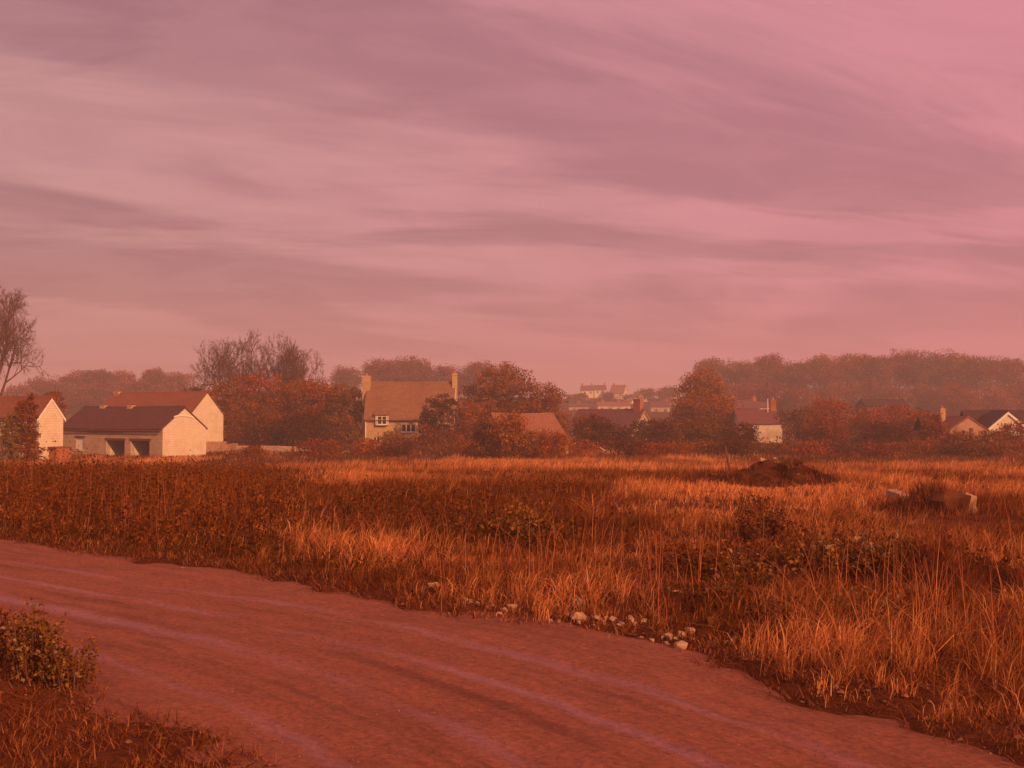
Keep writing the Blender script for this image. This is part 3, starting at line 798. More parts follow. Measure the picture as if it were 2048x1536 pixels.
PAL = {
    'rust': ((.34, .080, .008), (.44, .112, .014), (.21, .046, .005)),
    'brown': ((.25, .062, .009), (.33, .088, .012), (.15, .036, .005)),
    'dark': ((.13, .031, .006), (.18, .044, .008), (.08, .019, .004)),
    'orange': ((.42, .13, .02), (.50, .165, .03), (.28, .08, .015)),
    'wood': ((.27, .062, .022), (.34, .082, .030), (.19, .044, .016)),
    'olive': ((.25, .095, .014), (.32, .13, .022), (.16, .058, .010)),
    'weed': ((.17, .048, .008), (.215, .064, .010), (.11, .029, .004)),
}
def tints(pal, n, r_, mult):
    p_ = np.array(PAL[pal]); c = p_[r_.choice(3, n, p=[.45, .3, .25])] * mult[:, None] * r_.uniform(.8, 1.2, n)[:, None]
    return c
def tree(name, label, cat, px, top, hwpx, D, kind='bush', pal='rust', group=None, seed=0, dens=1.0, base=None):
    r_ = np.random.default_rng(int(px * 13 + top * 7 + D + seed))
    x, y = xat(px, D), D
    z = zt1(x, y) if base is None else base
    H = max(.5, zat(top, D) - z); Rr = hwpx * D / F
    o = empty(name, (x, y, z), 0, label, cat, group)
    leaf = (.00135 if D < 200 else .00105) * D
    area = Rr * H * 1.6
    n = int(np.clip(area / (leaf ** 2 * .43) * 3.0 * dens, 900, 15000))
    P_, mult = crown_points(kind, H, Rr, n, r_, .0 if kind == 'bush' else .16)
    V, Fq = leaf_quads(P_, leaf * 1.15, r_)
    hue = np.array([r_.uniform(.86, 1.12), r_.uniform(.95, 1.4), r_.uniform(.8, 1.3)]) * r_.uniform(.85, 1.1)
    c = np.repeat(tints(pal, n, r_, mult) * hue, 4, 0)
    link('crown', np_mesh('crown', V, Fq, c), o, M['leaf'])
    lm = limb_mesh(H, Rr, r_, .8 if kind != 'bush' else .7, 8 if kind != 'bush' else 5)
    for k in range(26 if D < 200 else 12):               # bare sprigs reaching past the leaves
        a_ = r_.uniform(0, 2 * math.pi); e_ = r_.uniform(.15, 1.35); q0 = Vector((math.cos(a_) * Rr * .3 * math.cos(e_), math.sin(a_) * Rr * .3 * math.cos(e_), H * (.35 + .3 * math.sin(e_))))
        k_ = r_.uniform(.85, 1.12); q1 = Vector((math.cos(a_) * Rr * k_ * math.cos(e_), math.sin(a_) * Rr * k_ * math.cos(e_), H * (.42 + .58 * k_ * math.sin(e_))))
        lm.tube(q0, q1, .00026 * D, .00007 * D, 3, False)
    lm.build('trunk', M['bark'], o)
    return o
def bare_tree(name, label, px, top, hwpx, D, seed, lean=0.0, group=None, fill=1.0):
    hwpx = hwpx * 1.0
    r_ = random.Random(seed)
    x, y = xat(px, D), D
    z = zt1(x, y); H = zat(top, D) - z; Rr = hwpx * D / F
    o = empty(name, (x, y, z), 0, label, 'tree', group)
    tr, br = MB(), MB(); tw = []
    def grow(p, d, ln, r0, lev, mbx):
        n = 3 if lev < 3 else 2
        pts = [p]
        for k in range(n):
            d = (d + Vector((r_.gauss(0, .16), r_.gauss(0, .16), r_.gauss(.04, .1)))).normalized()
            p = p + d * (ln / n); pts.append(p)
        for k in range(n):
            ra, rb = r0 * (1 - .5 * k / n), r0 * (1 - .5 * (k + 1) / n)
            mbx.tube(pts[k], pts[k + 1], ra, rb, 6 if lev < 2 else 3, False)
        if lev == 4:
            for k in range(int(17 * fill)):
                q_ = pts[r_.choice((1, 2))]; e = (d + Vector((r_.gauss(0, .6), r_.gauss(0, .6), r_.gauss(.1, .5)))).normalized() * ln * r_.uniform(.4, .9)
                tw.append((q_, q_ + e))
            return
        kids = (7, 5, 5, 5)[lev]
        for k in range(kids):
            f_ = r_.uniform(.3, 1.0) if lev else r_.uniform(.5, 1.0)
            i = min(n - 1, int(f_ * n)); q_ = pts[i].lerp(pts[i + 1], f_ * n - i)
            a = 2 * math.pi * (k + r_.random()) / kids
            sp_ = (.95, .8, .9, .9)[lev]
            u = d.orthogonal().normalized(); w_ = d.cross(u)
            dd = (d * (1 - sp_ * .35) + (u * math.cos(a) + w_ * math.sin(a)) * sp_ + Vector((0, 0, .12))).normalized()
            grow(q_, dd, ln * (.85, .62, .6, .6)[lev] * r_.uniform(.8, 1.2), r0 * (.5, .52, .5, .5)[lev], lev + 1, br)
    grow(Vector((0, 0, -.4)), Vector((lean, 0, 1)).normalized(), H * .44, H * .024, 0, tr)
    # round the crown out to a broad dome
    allp = np.array(br.v + [tuple(e[1]) for e in tw])
    zq = np.percentile(allp[:, 2], 98); kz = H * .97 / zq
    zb = np.linspace(0, 1, 15); zn = allp[:, 2] * kz / H; rad = np.hypot(allp[:, 0], allp[:, 1])
    p95 = np.array([np.percentile(rad[np.abs(zn - z_) < .06], 90) if (np.abs(zn - z_) < .06).sum() > 8 else 0 for z_ in zb])
    env = Rr * np.sqrt(np.clip(1 - ((zb - .62) / np.where(zb > .62, .42, .45)) ** 2, .02, 1))
    fac = np.where(p95 > .3, env / np.maximum(p95, .3), 1.0); fac = np.convolve(np.pad(np.clip(fac, .7, 1.9), 1, mode='edge'), [.25, .5, .25], 'valid')
    def shape(a, c, e):
        z_ = e * kz / H; f_ = float(np.interp(z_, zb, fac)); r0_ = math.hypot(a, c) * f_; lim = float(np.interp(z_, zb, env))
        if r0_ > lim: f_ *= (lim + (r0_ - lim) * .6) / r0_
        if z_ > .94: z_ = .94 + (z_ - .94) * .55
        return (a * f_, c * f_, z_ * H)
    for mbx in (tr, br): mbx.v = [shape(a, c, e) if mbx is br else (a, c, e * kz) for a, c, e in mbx.v]
    tr.build('trunk', M['bark'], o); br.build('branches', M['bark'], o)
    V = []
    wv = .00011 * D
    for a, c in tw:
        a = Vector(shape(*a)); c = Vector(shape(*c))
        s_ = Vector((r_.gauss(0, 1), r_.gauss(0, 1), r_.gauss(0, 1))).cross(c - a).normalized() * wv
        V += [a - s_, a + s_, c]
    V = np.array([tuple(v) for v in V])
    me = np_mesh('twigs', V, np.arange(len(V)).reshape(-1, 3))
    tag(link('twigs', me, o, M['bark']), None, None, None, 'stuff')
    return o

GB = 'bare trees behind the rust bushes'
bare_tree('bare_tree', 'big bare tree at the left edge overhanging the ivied house', 26, 574, 92, 135, 5, .05)
bare_tree('bare_tree', 'widest bare tree, leftmost of the trio behind the bushes', 440, 674, 78, 150, 8, 0, GB, .9)
bare_tree('bare_tree', 'tallest slim bare tree in the middle of the trio', 540, 665, 46, 152, 21, .03, GB, .8)
bare_tree('bare_tree', 'shorter bare tree at the right end of the trio', 606, 692, 34, 147, 33, .05, GB, .8)

GH = 'hazy mauve trees behind the garage roofs'
for k, (px, top, hw_, lb) in enumerate(((78, 756, 46, 'dim hazy tree directly above the ivied left house'), (150, 741, 40, 'hazy rounded tree left above the garage roof'), (190, 736, 36, 'hazy upright tree above the middle of the garage roof'),
        (244, 739, 40, 'hazy mauve tree just left of the barn house chimney'), (312, 737, 36, 'hazy slim tree above the barn house ridge'), (355, 746, 46, 'hazy tree under the widest bare tree'))):
    tree('hazy_tree', lb, 'tree', px, top, hw_, 335 + k * 4, 'tree', 'wood', GH, dens=1.0)
for px, top, hw_, lb in ((118, 764, 46, 'low dim tree mass behind the garage roof at left'), (216, 762, 46, 'low dim tree mass between garage and barn house'), (282, 760, 44, 'low dim tree mass behind the barn house chimney'), (40, 772, 50, 'low dim tree mass at the left edge behind the stone house'), (172, 770, 44, 'low dim tree mass above the left roof vent of the garage'), (335, 765, 44, 'low dim tree mass above the right end of the barn house ridge')):
    tree('hazy_tree', lb, 'tree', px, top, hw_, 318, 'bush', 'wood', GH)

GW = 'mauve wood behind the cottage'
for px, top, hw_, lb in ((690, 731, 42, 'low rounded mauve crown left of the cottage chimney'), (772, 713, 52, 'broad mauve crown right above the left cottage chimney'), (818, 711, 45, 'highest mauve crown above the cottage roof'),
        (868, 722, 44, 'mauve crown above the right half of the cottage ridge'), (908, 729, 40, 'small mauve crown behind the right cottage chimney'), (962, 722, 46, 'mauve crown rising right of the cottage'), (1005, 725, 34, 'thin mauve crown topping the rust bush right of the cottage')):
    tree('wood_tree', lb, 'tree', px, top, hw_, 335, 'tree', 'wood', GW)

GR = 'trees of the wood along the right skyline'
for px, top, hw_, lb in ((1432, 714, 58, 'leftmost rounded crown of the right skyline wood'), (1500, 722, 45, 'lower crown in the dip left of the round topped crown'), (1540, 705, 46, 'round topped second high crown of the right skyline'), (1590, 722, 40, 'sunken crown in the gap of the right skyline'),
        (1640, 711, 55, 'crown just right of the gap in the right skyline'), (1700, 706, 52, 'wide crown above the dark shed roof, left side'), (1752, 706, 44, 'crown directly above the dark shed roof'), (1800, 699, 52, 'highest crown of the right skyline'),
        (1852, 702, 50, 'crown right of the highest skyline crown'), (1908, 701, 55, 'broad level crown above the pinkish gabled cottage'), (1962, 708, 46, 'sloping crown above the cream end house'), (2015, 716, 50, 'last crown at the right edge of the skyline')):
    tree('wood_tree', lb, 'tree', px, top, hw_, 325 + (px * 7) % 23, 'tree', 'wood', GR)
for k, px in enumerate(range(1420, 2060, 62)):
    tree('wood_tree', ORD[k] + ' lower hazy tree from the left along the foot of the right wood', 'tree', px, 758 + (k * 11) % 17, 52, 285 + (k * 5) % 13, 'bush', 'wood', 'lower trees at the foot of the right wood')
for px, top, hw_ in ((1160, 786, 18), (1296, 776, 24), (1325, 776, 24), (1218, 783, 14), (1190, 800, 22), (1262, 806, 20), (1345, 772, 20), (1150, 795, 16), (1175, 803, 18), (1205, 797, 14), (1236, 800, 18), (1255, 790, 12), (1272, 798, 16), (1312, 798, 18), (1335, 806, 20), (1145, 812, 18)):
    tree('town_tree', 'small hazy dark tree standing between the distant town houses', 'tree', px, top, hw_, 440, 'tree', 'wood', 'trees among the hazy town houses', dens=.7)

near = [
    # px, top, half width, D, palette, label
    (455, 762, 60, 138, 'brown', 'dark brown bush right behind the pale barn gable'),
    (395, 770, 48, 160, 'brown', 'brown bush behind the barn house ridge below the bare tree'),
    (520, 742, 62, 140, 'rust', 'tall rust bush below the middle bare tree'),
    (575, 748, 62, 136, 'rust', 'tall rust bush below the shortest bare tree'),
    (640, 752, 60, 134, 'rust', 'broad rust bush filling the gap left of the cottage'),
    (692, 768, 46, 131, 'brown', 'brown bush touching the left cottage chimney'),
    (500, 815, 70, 118, 'brown', 'low brown bush before the tall rust bushes right of the barn gable'),
    (600, 815, 70, 116, 'dark', 'dark low bush with a forked stem behind the broken wall'),
    (680, 826, 48, 118, 'brown', 'low brown bush beside the cottage left corner'),
    (955, 752, 46, 146, 'rust', 'rust tree just right of the right cottage chimney'),
    (1012, 728, 66, 142, 'rust', 'tallest rust tree right of the cottage'),
    (1078, 760, 66, 138, 'rust', 'rounded rust tree above the low barn roof'),
    (945, 795, 48, 128, 'rust', 'rust bush against the cottage right wall'),
    (886, 786, 36, 121, 'dark', 'dark bush climbing the right end of the cottage roof'),
    (850, 808, 16, 121, 'dark', 'thin dark shrub before the right dormer'),
    (990, 812, 56, 112, 'brown', 'brown bush left of the low barn roof'),
    (1030, 820, 62, 89, 'rust', 'low rust bush overlapping the low barn left corner'),
    (975, 838, 40, 90, 'brown', 'brown bush further left before the low barn'),
    (1096, 862, 58, 88, 'rust', 'low rust bush along the foot of the low barn'),
    (1165, 828, 34, 128, 'brown', 'brown bush beside the low barn right verge'),
    (1190, 830, 48, 112, 'dark', 'dark bush right of the low barn below the town'),
    (1240, 850, 44, 118, 'dark', 'dark low bush before the mauve slate roof'),
    (1325, 838, 46, 124, 'dark', 'dark bush right of the orange brick chimney'),
    (1290, 838, 44, 134, 'dark', 'dark bush hiding the slate house end wall under its sloping verge'),
    (1400, 734, 66, 160, 'rust', 'big rust tree at the left end of the right wood'),
    (1370, 790, 36, 150, 'rust', 'rust bush at the foot of the big rust tree'),
    (1440, 795, 62, 146, 'rust', 'wide rust bush left of the blank walled house'),
    (1400, 838, 66, 116, 'brown', 'low brown bush with pale twigs in front of the big rust tree'),
    (1480, 846, 48, 112, 'dark', 'dark bush at the left foot of the blank sunlit wall'),
    (1605, 812, 48, 132, 'brown', 'brown bush at the right foot of the blank sunlit wall'),
    (1660, 796, 56, 150, 'rust', 'rust bush below the gap in the right skyline'),
    (1655, 835, 60, 122, 'brown', 'brown bush before the rust bush right of the white wall'),
    (1740, 812, 66, 142, 'rust', 'rust bush below the left end of the dark shed roof'),
    (1800, 812, 58, 145, 'rust', 'rust bush below the right end of the dark shed roof'),
    (1765, 846, 58, 118, 'dark', 'dark bush low in the middle of the right scrub'),
    (1832, 824, 52, 128, 'rust', 'rust bush left of the ochre chimney'),
    (1862, 850, 40, 112, 'brown', 'low bush before the pinkish gabled cottage left corner'),
    (2030, 842, 40, 105, 'brown', 'brown bush in front of the cream end house'),
    (1920, 864, 50, 101, 'brown', 'low brown bush along the foot of the pinkish gabled cottage'),
    (1984, 860, 46, 102, 'brown', 'low brown bush between the pinkish cottage and the cream end house'),
    (1868, 824, 27, 110, 'rust', 'rust bush hiding the dark wing left of the pinkish cottage'),
]
for px, top, hw_, D_, pal, lb in near:
    tree('autumn_bush' if D_ < 136 else 'autumn_tree', lb, 'bush' if D_ < 136 else 'tree', px, top, hw_, D_, 'bush', pal, 'rust brown trees and bushes round the field', dens=1.15)
tree('ivy', 'brown ivy and climber covering the left stone house front', 'climber', 54, 786, 30, 80, 'bush', 'brown', dens=1.5)
tree('autumn_bush', 'ragged olive bush at the far left before the ivied house', 'bush', 24, 822, 28, 79, 'bush', 'olive', dens=1.2)
tree('autumn_tree', 'brown tree right behind the left stone house gable', 'tree', 108, 772, 30, 98, 'bush', 'brown')
for k, px in enumerate(range(640, 2070, 74)):
    tree('bramble_bush', ORD[k] + ' low bramble from the left in the line along the far field edge', 'bush', px + (k * 17) % 23, 878 + (k * 7) % 11, 56, 93 + (k * 5) % 9, 'bush', ('brown', 'rust', 'dark')[k % 3], 'brambles along the far edge of the field', dens=.8)
for px, top, hw_, D_, pal, lb in ((800, 864, 54, 112, 'rust', 'rust bush covering the cottage front below the three light window'), (868, 852, 50, 112, 'brown', 'brown bush covering the cottage front below the right dormer'), (738, 878, 20, 110, 'brown', 'small bush at the cottage left foot'), (500, 892, 40, 86, 'brown', 'low brown bush right of the garage gable')):
    tree('autumn_bush', lb, 'bush', px, top, hw_, D_, 'bush', pal, 'rust brown trees and bushes round the field')

# ------------------------------------------------------------------ walls, stones, debris
def rock_mesh(name, sx, sy, sz, seed, n=13):
    r_ = np.random.default_rng(seed)
    d = r_.normal(size=(n, 3)); d /= np.linalg.norm(d, axis=1)[:, None]
    d = np.sign(d) * np.abs(d) ** .7
    p = d * r_.uniform(.75, 1.25, n)[:, None] * np.array([sx, sy, sz]) * 1.05
    bm = bmesh.new()
    for q_ in p: bm.verts.new(tuple(q_))
    bmesh.ops.convex_hull(bm, input=bm.verts[:])
    for v in [v for v in bm.verts if not v.link_faces]: bm.verts.remove(v)
    me = bpy.data.meshes.new(name); bm.to_mesh(me); bm.free()
    return me
def rock(name, label, px, py, wpx, hpx, mat='rock', group=None, seed=1, cat='stone', D=None, lift=0.0, rz_=None, npt=13):
    if D is None: x, y, z = on_ground(px, py)
    else: x, y = xat(px, D), D; z = zt1(x, y)
    if y < 20: z = max(z, float(zbase(np.array([x]), np.array([y]))[0]) + (.03 if road_dist([x], [y])[0] < .5 else -1))
    sx = wpx * y / F / 2; sz = hpx * y / F / 2
    me = rock_mesh(name, sx, (sx + sz) * .5, sz, seed, npt)
    o = link(name, me, None, M[mat]); o.location = (x, y, z + sz * .42 + lift); o.rotation_euler = (0, 0, (seed * 1.7) % 6 * .08 if rz_ is None else rz_)
    return tag(o, label, cat, group)
GS = 'pale stones along the far edge of the track'
stones = [
    (868, 1188, 30, 16, 'flat pale stone furthest left along the track edge'),
    (934, 1216, 26, 14, 'white chip stone left of the little rubble row'),
    (915, 1212, 14, 9, None), (955, 1219, 13, 9, None), (985, 1222, 12, 8, None), (1008, 1228, 13, 9, None),
    (1024, 1226, 24, 24, 'upright crescent shaped stone at the track edge'),
    (1068, 1198, 22, 10, 'pale stone set back in the grass left of the tallest stone'),
    (1156, 1220, 36, 30, 'tall pointed pale stone standing on the white block'),
    (1160, 1247, 36, 24, 'whitest square block under the tall pointed stone'),
    (1120, 1242, 24, 14, 'dull stone left beside the whitest block'),
    (1198, 1248, 28, 18, 'pale stone right beside the whitest block'),
    (1226, 1250, 18, 14, None), (1212, 1246, 14, 12, None),
    (1243, 1258, 16, 12, None), (1236, 1260, 12, 9, None),
    (1263, 1253, 24, 20, 'rounded pale stone at the right end of the rubble row'),
    (1287, 1246, 18, 10, None), (1262, 1276, 26, 14, 'dull stone lying on the track side of the rubble row'),
    (1336, 1196, 12, 8, None), (1352, 1204, 24, 8, 'thin flat stone in the grass above the right rubble'),
    (1334, 1282, 20, 12, None), (1362, 1281, 24, 16, 'squarish stone in the right rubble beside the leaf stone'),
    (1380, 1276, 24, 24, 'notched pale stone at the right of the rubble'),
    (1360, 1303, 34, 18, 'broad pale stone nearest the track at the right rubble'),
    (1430, 1268, 42, 36, 'big dull rounded stone half in the grass'),
    (1428, 1294, 20, 8, None), (1584, 1332, 22, 18, 'dull stone left beside the bright cube stone'),
    (1633, 1328, 24, 24, 'bright cube stone near the lower right grass'),
    (1810, 1356, 14, 12, None), (1834, 1202, 14, 9, None), (1000, 1236, 12, 8, None), (1100, 1250, 14, 9, None),
]
for k, (px, py, w_, h_, lb) in enumerate(stones):
    w_, h_ = w_ * .9, h_ * .9
    if lb is None: rock('stone', 'small pale chip of stone lying at the far edge of the track', px, py, w_, h_, 'rock', GS, 40 + k)
    else: rock('stone', lb, px, py, w_, h_, 'rock_dark' if 'dull' in lb else 'rock', GS, 40 + k)
rs = np.random.default_rng(404)
for k in range(46):
    cx_, cy_ = ((1170, 1244), (1230, 1252), (1360, 1286), (940, 1216), (1420, 1285), (1620, 1325))[rs.integers(0, 6)]
    rock('stone', 'small pale chip of stone lying at the far edge of the track', cx_ + rs.normal() * 45, cy_ + rs.normal() * 7, rs.uniform(6, 13), rs.uniform(5, 9), 'rock', GS, 500 + k, rz_=rs.uniform(0, 3), npt=9)
# pebbles in the verge: nobody would count them
def pebbles(name, label, pts, mat):
    mb_v, mb_f = [], []
    r_ = np.random.default_rng(5)
    for (x, y, s_) in pts:
        p = r_.normal(size=(6, 3)); p /= np.linalg.norm(p, axis=1)[:, None]
        oct_ = np.array([(1, 0, 0), (-1, 0, 0), (0, 1, 0), (0, -1, 0), (0, 0, 1), (0, 0, -1)], float) * r_.uniform(.7, 1.2, (6, 1)) + r_.normal(size=(6, 3)) * .15
        i = len(mb_v); z_ = zt1(x, y)
        z_ = max(z_, float(zbase(np.array([x]), np.array([y]))[0]) + .012)
        mb_v += [tuple(np.array([x, y, z_ + s_ * .25]) + q_ * s_ * np.array([1, 1, .7])) for q_ in oct_]
        for a, c, e in ((0, 2, 4), (2, 1, 4), (1, 3, 4), (3, 0, 4), (2, 0, 5), (1, 2, 5), (3, 1, 5), (0, 3, 5)): mb_f.append((i + a, i + c, i + e))
    me = bpy.data.meshes.new(name); me.from_pydata(mb_v, [], mb_f)
    return tag(link(name, me, None, mat), label, None, None, 'stuff')
r_ = np.random.default_rng(77)
pts = []
for k in range(900):
    i = r_.integers(150, 560); side_ = r_.random()
    e = RF[i] + np.array([.6, .8]) * r_.normal(.05, .28) if side_ < .75 else RN[i] - np.array([.6, .8]) * abs(r_.normal(0, .2))
    pts.append((e[0], e[1], .006 + .024 * r_.random() ** 2))
for k in range(5200):
    i = r_.integers(200, 560); f_ = r_.random(); e = RF[i] * f_ + RN[i] * (1 - f_); pts.append((e[0], e[1], .002 + .008 * r_.random() ** 2))
pebbles('gravel', 'small pebbles scattered over the dirt track and its edges', pts, M['gravel'])

# spoil heap, a bank drawn for shade, and what lies on them
def mound(name, label, x, y, rx, ry, hgt, seed, mat, cat, rough=.18, n=54, flat=False):
    g_ = np.linspace(-1.25, 1.25, n); A, B = np.meshgrid(g_, g_)
    rr = np.sqrt(A ** 2 + B ** 2)
    px_, py_ = x + A * rx, y + B * ry
    lump = (vnoise(px_, py_, rx * .5, seed) * .75 + vnoise(px_, py_, rx * .2, seed + 1) * .42 + vnoise(px_, py_, rx * .07, seed + 2) * .26 + vnoise(px_, py_, rx * .03, seed + 3) * .14)
    prof = sstep(0, .62, 1 - rr + (lump - .7) * .25) * (.55 + .6 * vnoise(px_, py_, rx * .3, seed + 7)) * (1 - .35 * A * (A < 0) * -1) if flat else np.clip(1 - rr, 0, 1) ** .75
    Z = hgt * prof * (.25 + .8 * lump) - .12 * np.clip(rr - .8, 0, 1)
    zz = zt(px_, py_)
    Z = zz - zt1(x, y) + Z
    i_ = np.arange(n * n).reshape(n, n)
    Fq = np.stack([i_[:-1, :-1], i_[:-1, 1:], i_[1:, 1:], i_[1:, :-1]], -1).reshape(-1, 4)
    o = link(name, np_mesh(name, np.stack([A * rx, B * ry, Z], -1).reshape(-1, 3), Fq), None, M[mat])
    o.location = (x, y, zt1(x, y))
    return tag(o, label, cat)
hx, hy, hz_ = on_ground(1540, 972)
hk = hy / F
mound('spoil_heap', 'dark heap of dug earth in the middle of the far field', hx, hy, 150 * hk, 2.4, .5, 31, 'earth', 'earth heap', n=90, flat=True)
mound('spoil_ridge', 'low dark ridge of earth trailing left of the heap', xat(1425, hy - .5), hy - .6, 80 * hk, 1.0, .42, 35, 'earth', 'earth heap')
def on_mound(px, D, lift): return xat(px, D), D, zt1(xat(px, D), D) + lift
rock('stone', 'white square stone on top of the dark earth heap', 1524, 0, 15, 9, 'rock', None, 3, 'stone', hy + .2, .62)
rock('stone', 'small pale stone on the crest of the earth heap', 1548, 0, 9, 6, 'rock', None, 4, 'stone', hy + .2, .66)
rock('earth_clod', 'big ochre clod on the right shoulder of the heap', 1578, 0, 44, 30, 'rock_dark', None, 6, 'clod', hy - .6, .36)
rock('earth_clod', 'dark clod at the right foot of the heap', 1606, 0, 30, 24, 'earth', None, 8, 'clod', hy - .9, .02)
rock('stone', 'little pale stone at the right foot of the heap', 1594, 0, 10, 6, 'rock', None, 9, 'stone', hy - 1.3, .22)
rock('earth_clod', 'black clod at the crown of the heap', 1592, 0, 34, 16, 'earth', None, 10, 'clod', hy + .2, .5)
m_ = MB(); a = at(1463, 938, hy - .2); c = at(1450, 893, hy + .1); m_.tube((0, 0, -.3), tuple(c - a), .035, .03, 7)
st = m_.build('stake', M['wood'], None); st.location = tuple(a); tag(st, 'dark wooden stake leaning left beside the earth heap', 'stake')
x_, y_, z_ = on_ground(1212, 914)
m_ = MB(); k_ = y_ / F; m_.tube((-12 * k_, 0, 17 * k_), (14 * k_, .1, 0), .055, .045, 6); bd = m_.build('broken_pole', M['pale_wood'], None); bd.location = (x_, y_, z_); tag(bd, 'pale broken pole leaning in the grass below the slate house', 'pole')
rock('stone', 'lone pale stone in the far grass left of the cottage', 692, 909, 20, 9, 'rock', None, 14)
rock('stone', 'lone small pale stone in the far grass below the cottage', 906, 918, 9, 7, 'rock', None, 15)
rock('stone', 'tiny pale stone in the far grass right of the broken pole', 1278, 917, 9, 7, 'rock', None, 16)

bx, by, bz_ = on_ground(1905, 1034)
bk = by / F
mound('earth_mound', 'low turfy earth mound between the slab and the boulder', xat(1865, by + .4), by + .3, 80 * bk, .8, .5, 51, 'earth', 'earth heap', n=40)
rock('boulder', 'large round brown boulder at the right of the field', 1900, 1036, 80, 60, 'rock_dark', None, 22, 'boulder', npt=34)
rock('stone', 'pale stone put in for the sunlit right side of the boulder', 1934, 1014, 34, 40, 'rock', None, 29, 'stone', by - .3, .1, npt=30)  # the boulder's lit right side drawn as a separate pale stone
rock('stone', 'pale stone at the right foot of the boulder', 1940, 1036, 22, 18, 'rock', None, 24, 'stone', by - .3)
m_ = MB(); k_ = by / F; m_.prism([(-26 * k_, 14 * k_), (-8 * k_, 18 * k_), (30 * k_, 3 * k_), (32 * k_, 0), (24 * k_, -4 * k_), (-24 * k_, -6 * k_)], 0, .5, 'y')
sl = m_.build('stone_slab', M['rock'], None); x_, y_, z_ = on_ground(1818, 1012); sl.location = (x_, y_, z_ + .06); sl.rotation_euler = (R(8), R(6), R(14)); tag(sl, 'broken pale slab tilted in the grass left of the boulder', 'slab')
rock('earth_clod', 'dark clod under the left end of the tilted slab', 1795, 1010, 26, 26, 'earth', None, 26, 'clod')
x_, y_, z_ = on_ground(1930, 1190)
mound('earth_bank', 'dark earth mound put in for shade at the right edge of the grass', x_, y_ + .1, 165 * y_ / F, .7, .5, 61, 'earth', 'earth heap', n=60)  # shade put into the dark earth colour of this mound
x_, y_, z_ = on_ground(1690, 1180)
mound('weedy_heap', 'low earth heap under the pale leaved weeds at right', x_, y_ + .9, 190 * y_ / F, 1.0, .36, 71, 'earth', 'earth heap', n=60)

def heap_scrub(n, seed):
    """wisps of grass growing on the heaps"""
    r_ = np.random.default_rng(seed); V, c = [], []
    dg = bpy.context.evaluated_depsgraph_get()
    for o in [o for o in bpy.data.objects if o.get('category') == 'earth heap']:
        me = o.data; nvv = len(me.vertices); co = np.zeros(nvv * 3, np.float32); me.vertices.foreach_get('co', co); co = co.reshape(-1, 3) + np.array(o.location)
        pk = co[r_.integers(0, nvv, n)]; D_ = pk[:, 1].mean()
        pk = pk[vnoise(pk[:, 0], pk[:, 1], D_ * .02, 95) > .42]; m = len(pk)
        hh = r_.uniform(.08, .34, m); a = r_.uniform(0, 6.28, m); w_ = .003 + .0005 * D_
        l_ = r_.normal(0, .4, m)
        b0 = pk + r_.normal(size=(m, 3)) * np.array([.06, .06, 0]); s_ = np.stack([np.cos(a), np.sin(a), a * 0], 1) * w_ * .6
        V.append(np.stack([b0 - s_, b0 + s_, b0 + np.stack([l_ * hh, r_.normal(0, .3, m) * hh, hh], 1)], 1).reshape(-1, 3))
        c.append(np.repeat(np.array([(.13, .03, .008), (.20, .05, .013), (.35, .12, .05)])[r_.integers(0, 3, m)], 3, 0))
    V = np.concatenate(V); c = np.concatenate(c)
    tag(link('heap_grass', np_mesh('heap_grass', V, np.arange(len(V)).reshape(-1, 3), c), None, M['blade']), 'wisps of dry grass growing on the earth heaps', None, None, 'stuff')
heap_scrub(2600, 19)
def dry_wall(name, label, p0, p1, D0, D1, hgt, seed, mat='limestone_dull', gaps=()):
    """low rubble wall, each stone its own"""
    r_ = random.Random(seed)
    a = np.array([xat(p0, D0), D0]); c = np.array([xat(p1, D1), D1]); ln = np.hypot(*(c - a)); d = (c - a) / ln
    z0 = zt1(a[0], a[1]); o = empty(name, (a[0], a[1], z0), math.atan2(d[1], d[0]), label, 'wall')
    mb = MB()
    for row in range(int(hgt / .22)):
        x_ = -r_.uniform(0, .3)
        while x_ < ln:
            w_ = r_.uniform(.3, .7); hh = hgt * (.8 + .25 * math.sin(x_ * .7 + seed) + .1 * r_.random())
            if row * .22 < hh and not any(g0 < x_ / ln < g1 for g0, g1 in gaps):
                zg = zt1(a[0] + d[0] * x_, a[1] + d[1] * x_) - z0
                j_ = r_.uniform(-.03, .03)
                mb.box(x_ + .012, x_ + w_ - .012, -.2 + j_, .2 + j_, zg - .1 + row * .22 + .008, zg - .1 + (row + 1) * .22 - .008)
            x_ += w_
    tag(mb.build('stonework', M[mat], o), None, None, None, 'stuff')
    return o
dry_wall('stone_wall', 'low pinkish stone wall right of the garage gable', 408, 470, 101, 106, 1.1, 1, 'pink_render')
dry_wall('stone_wall', 'broken pale stone wall before the dark forked bush', 474, 618, 106, 104, .75, 2, 'limestone_dull', ((.12, .3), (.72, .8)))

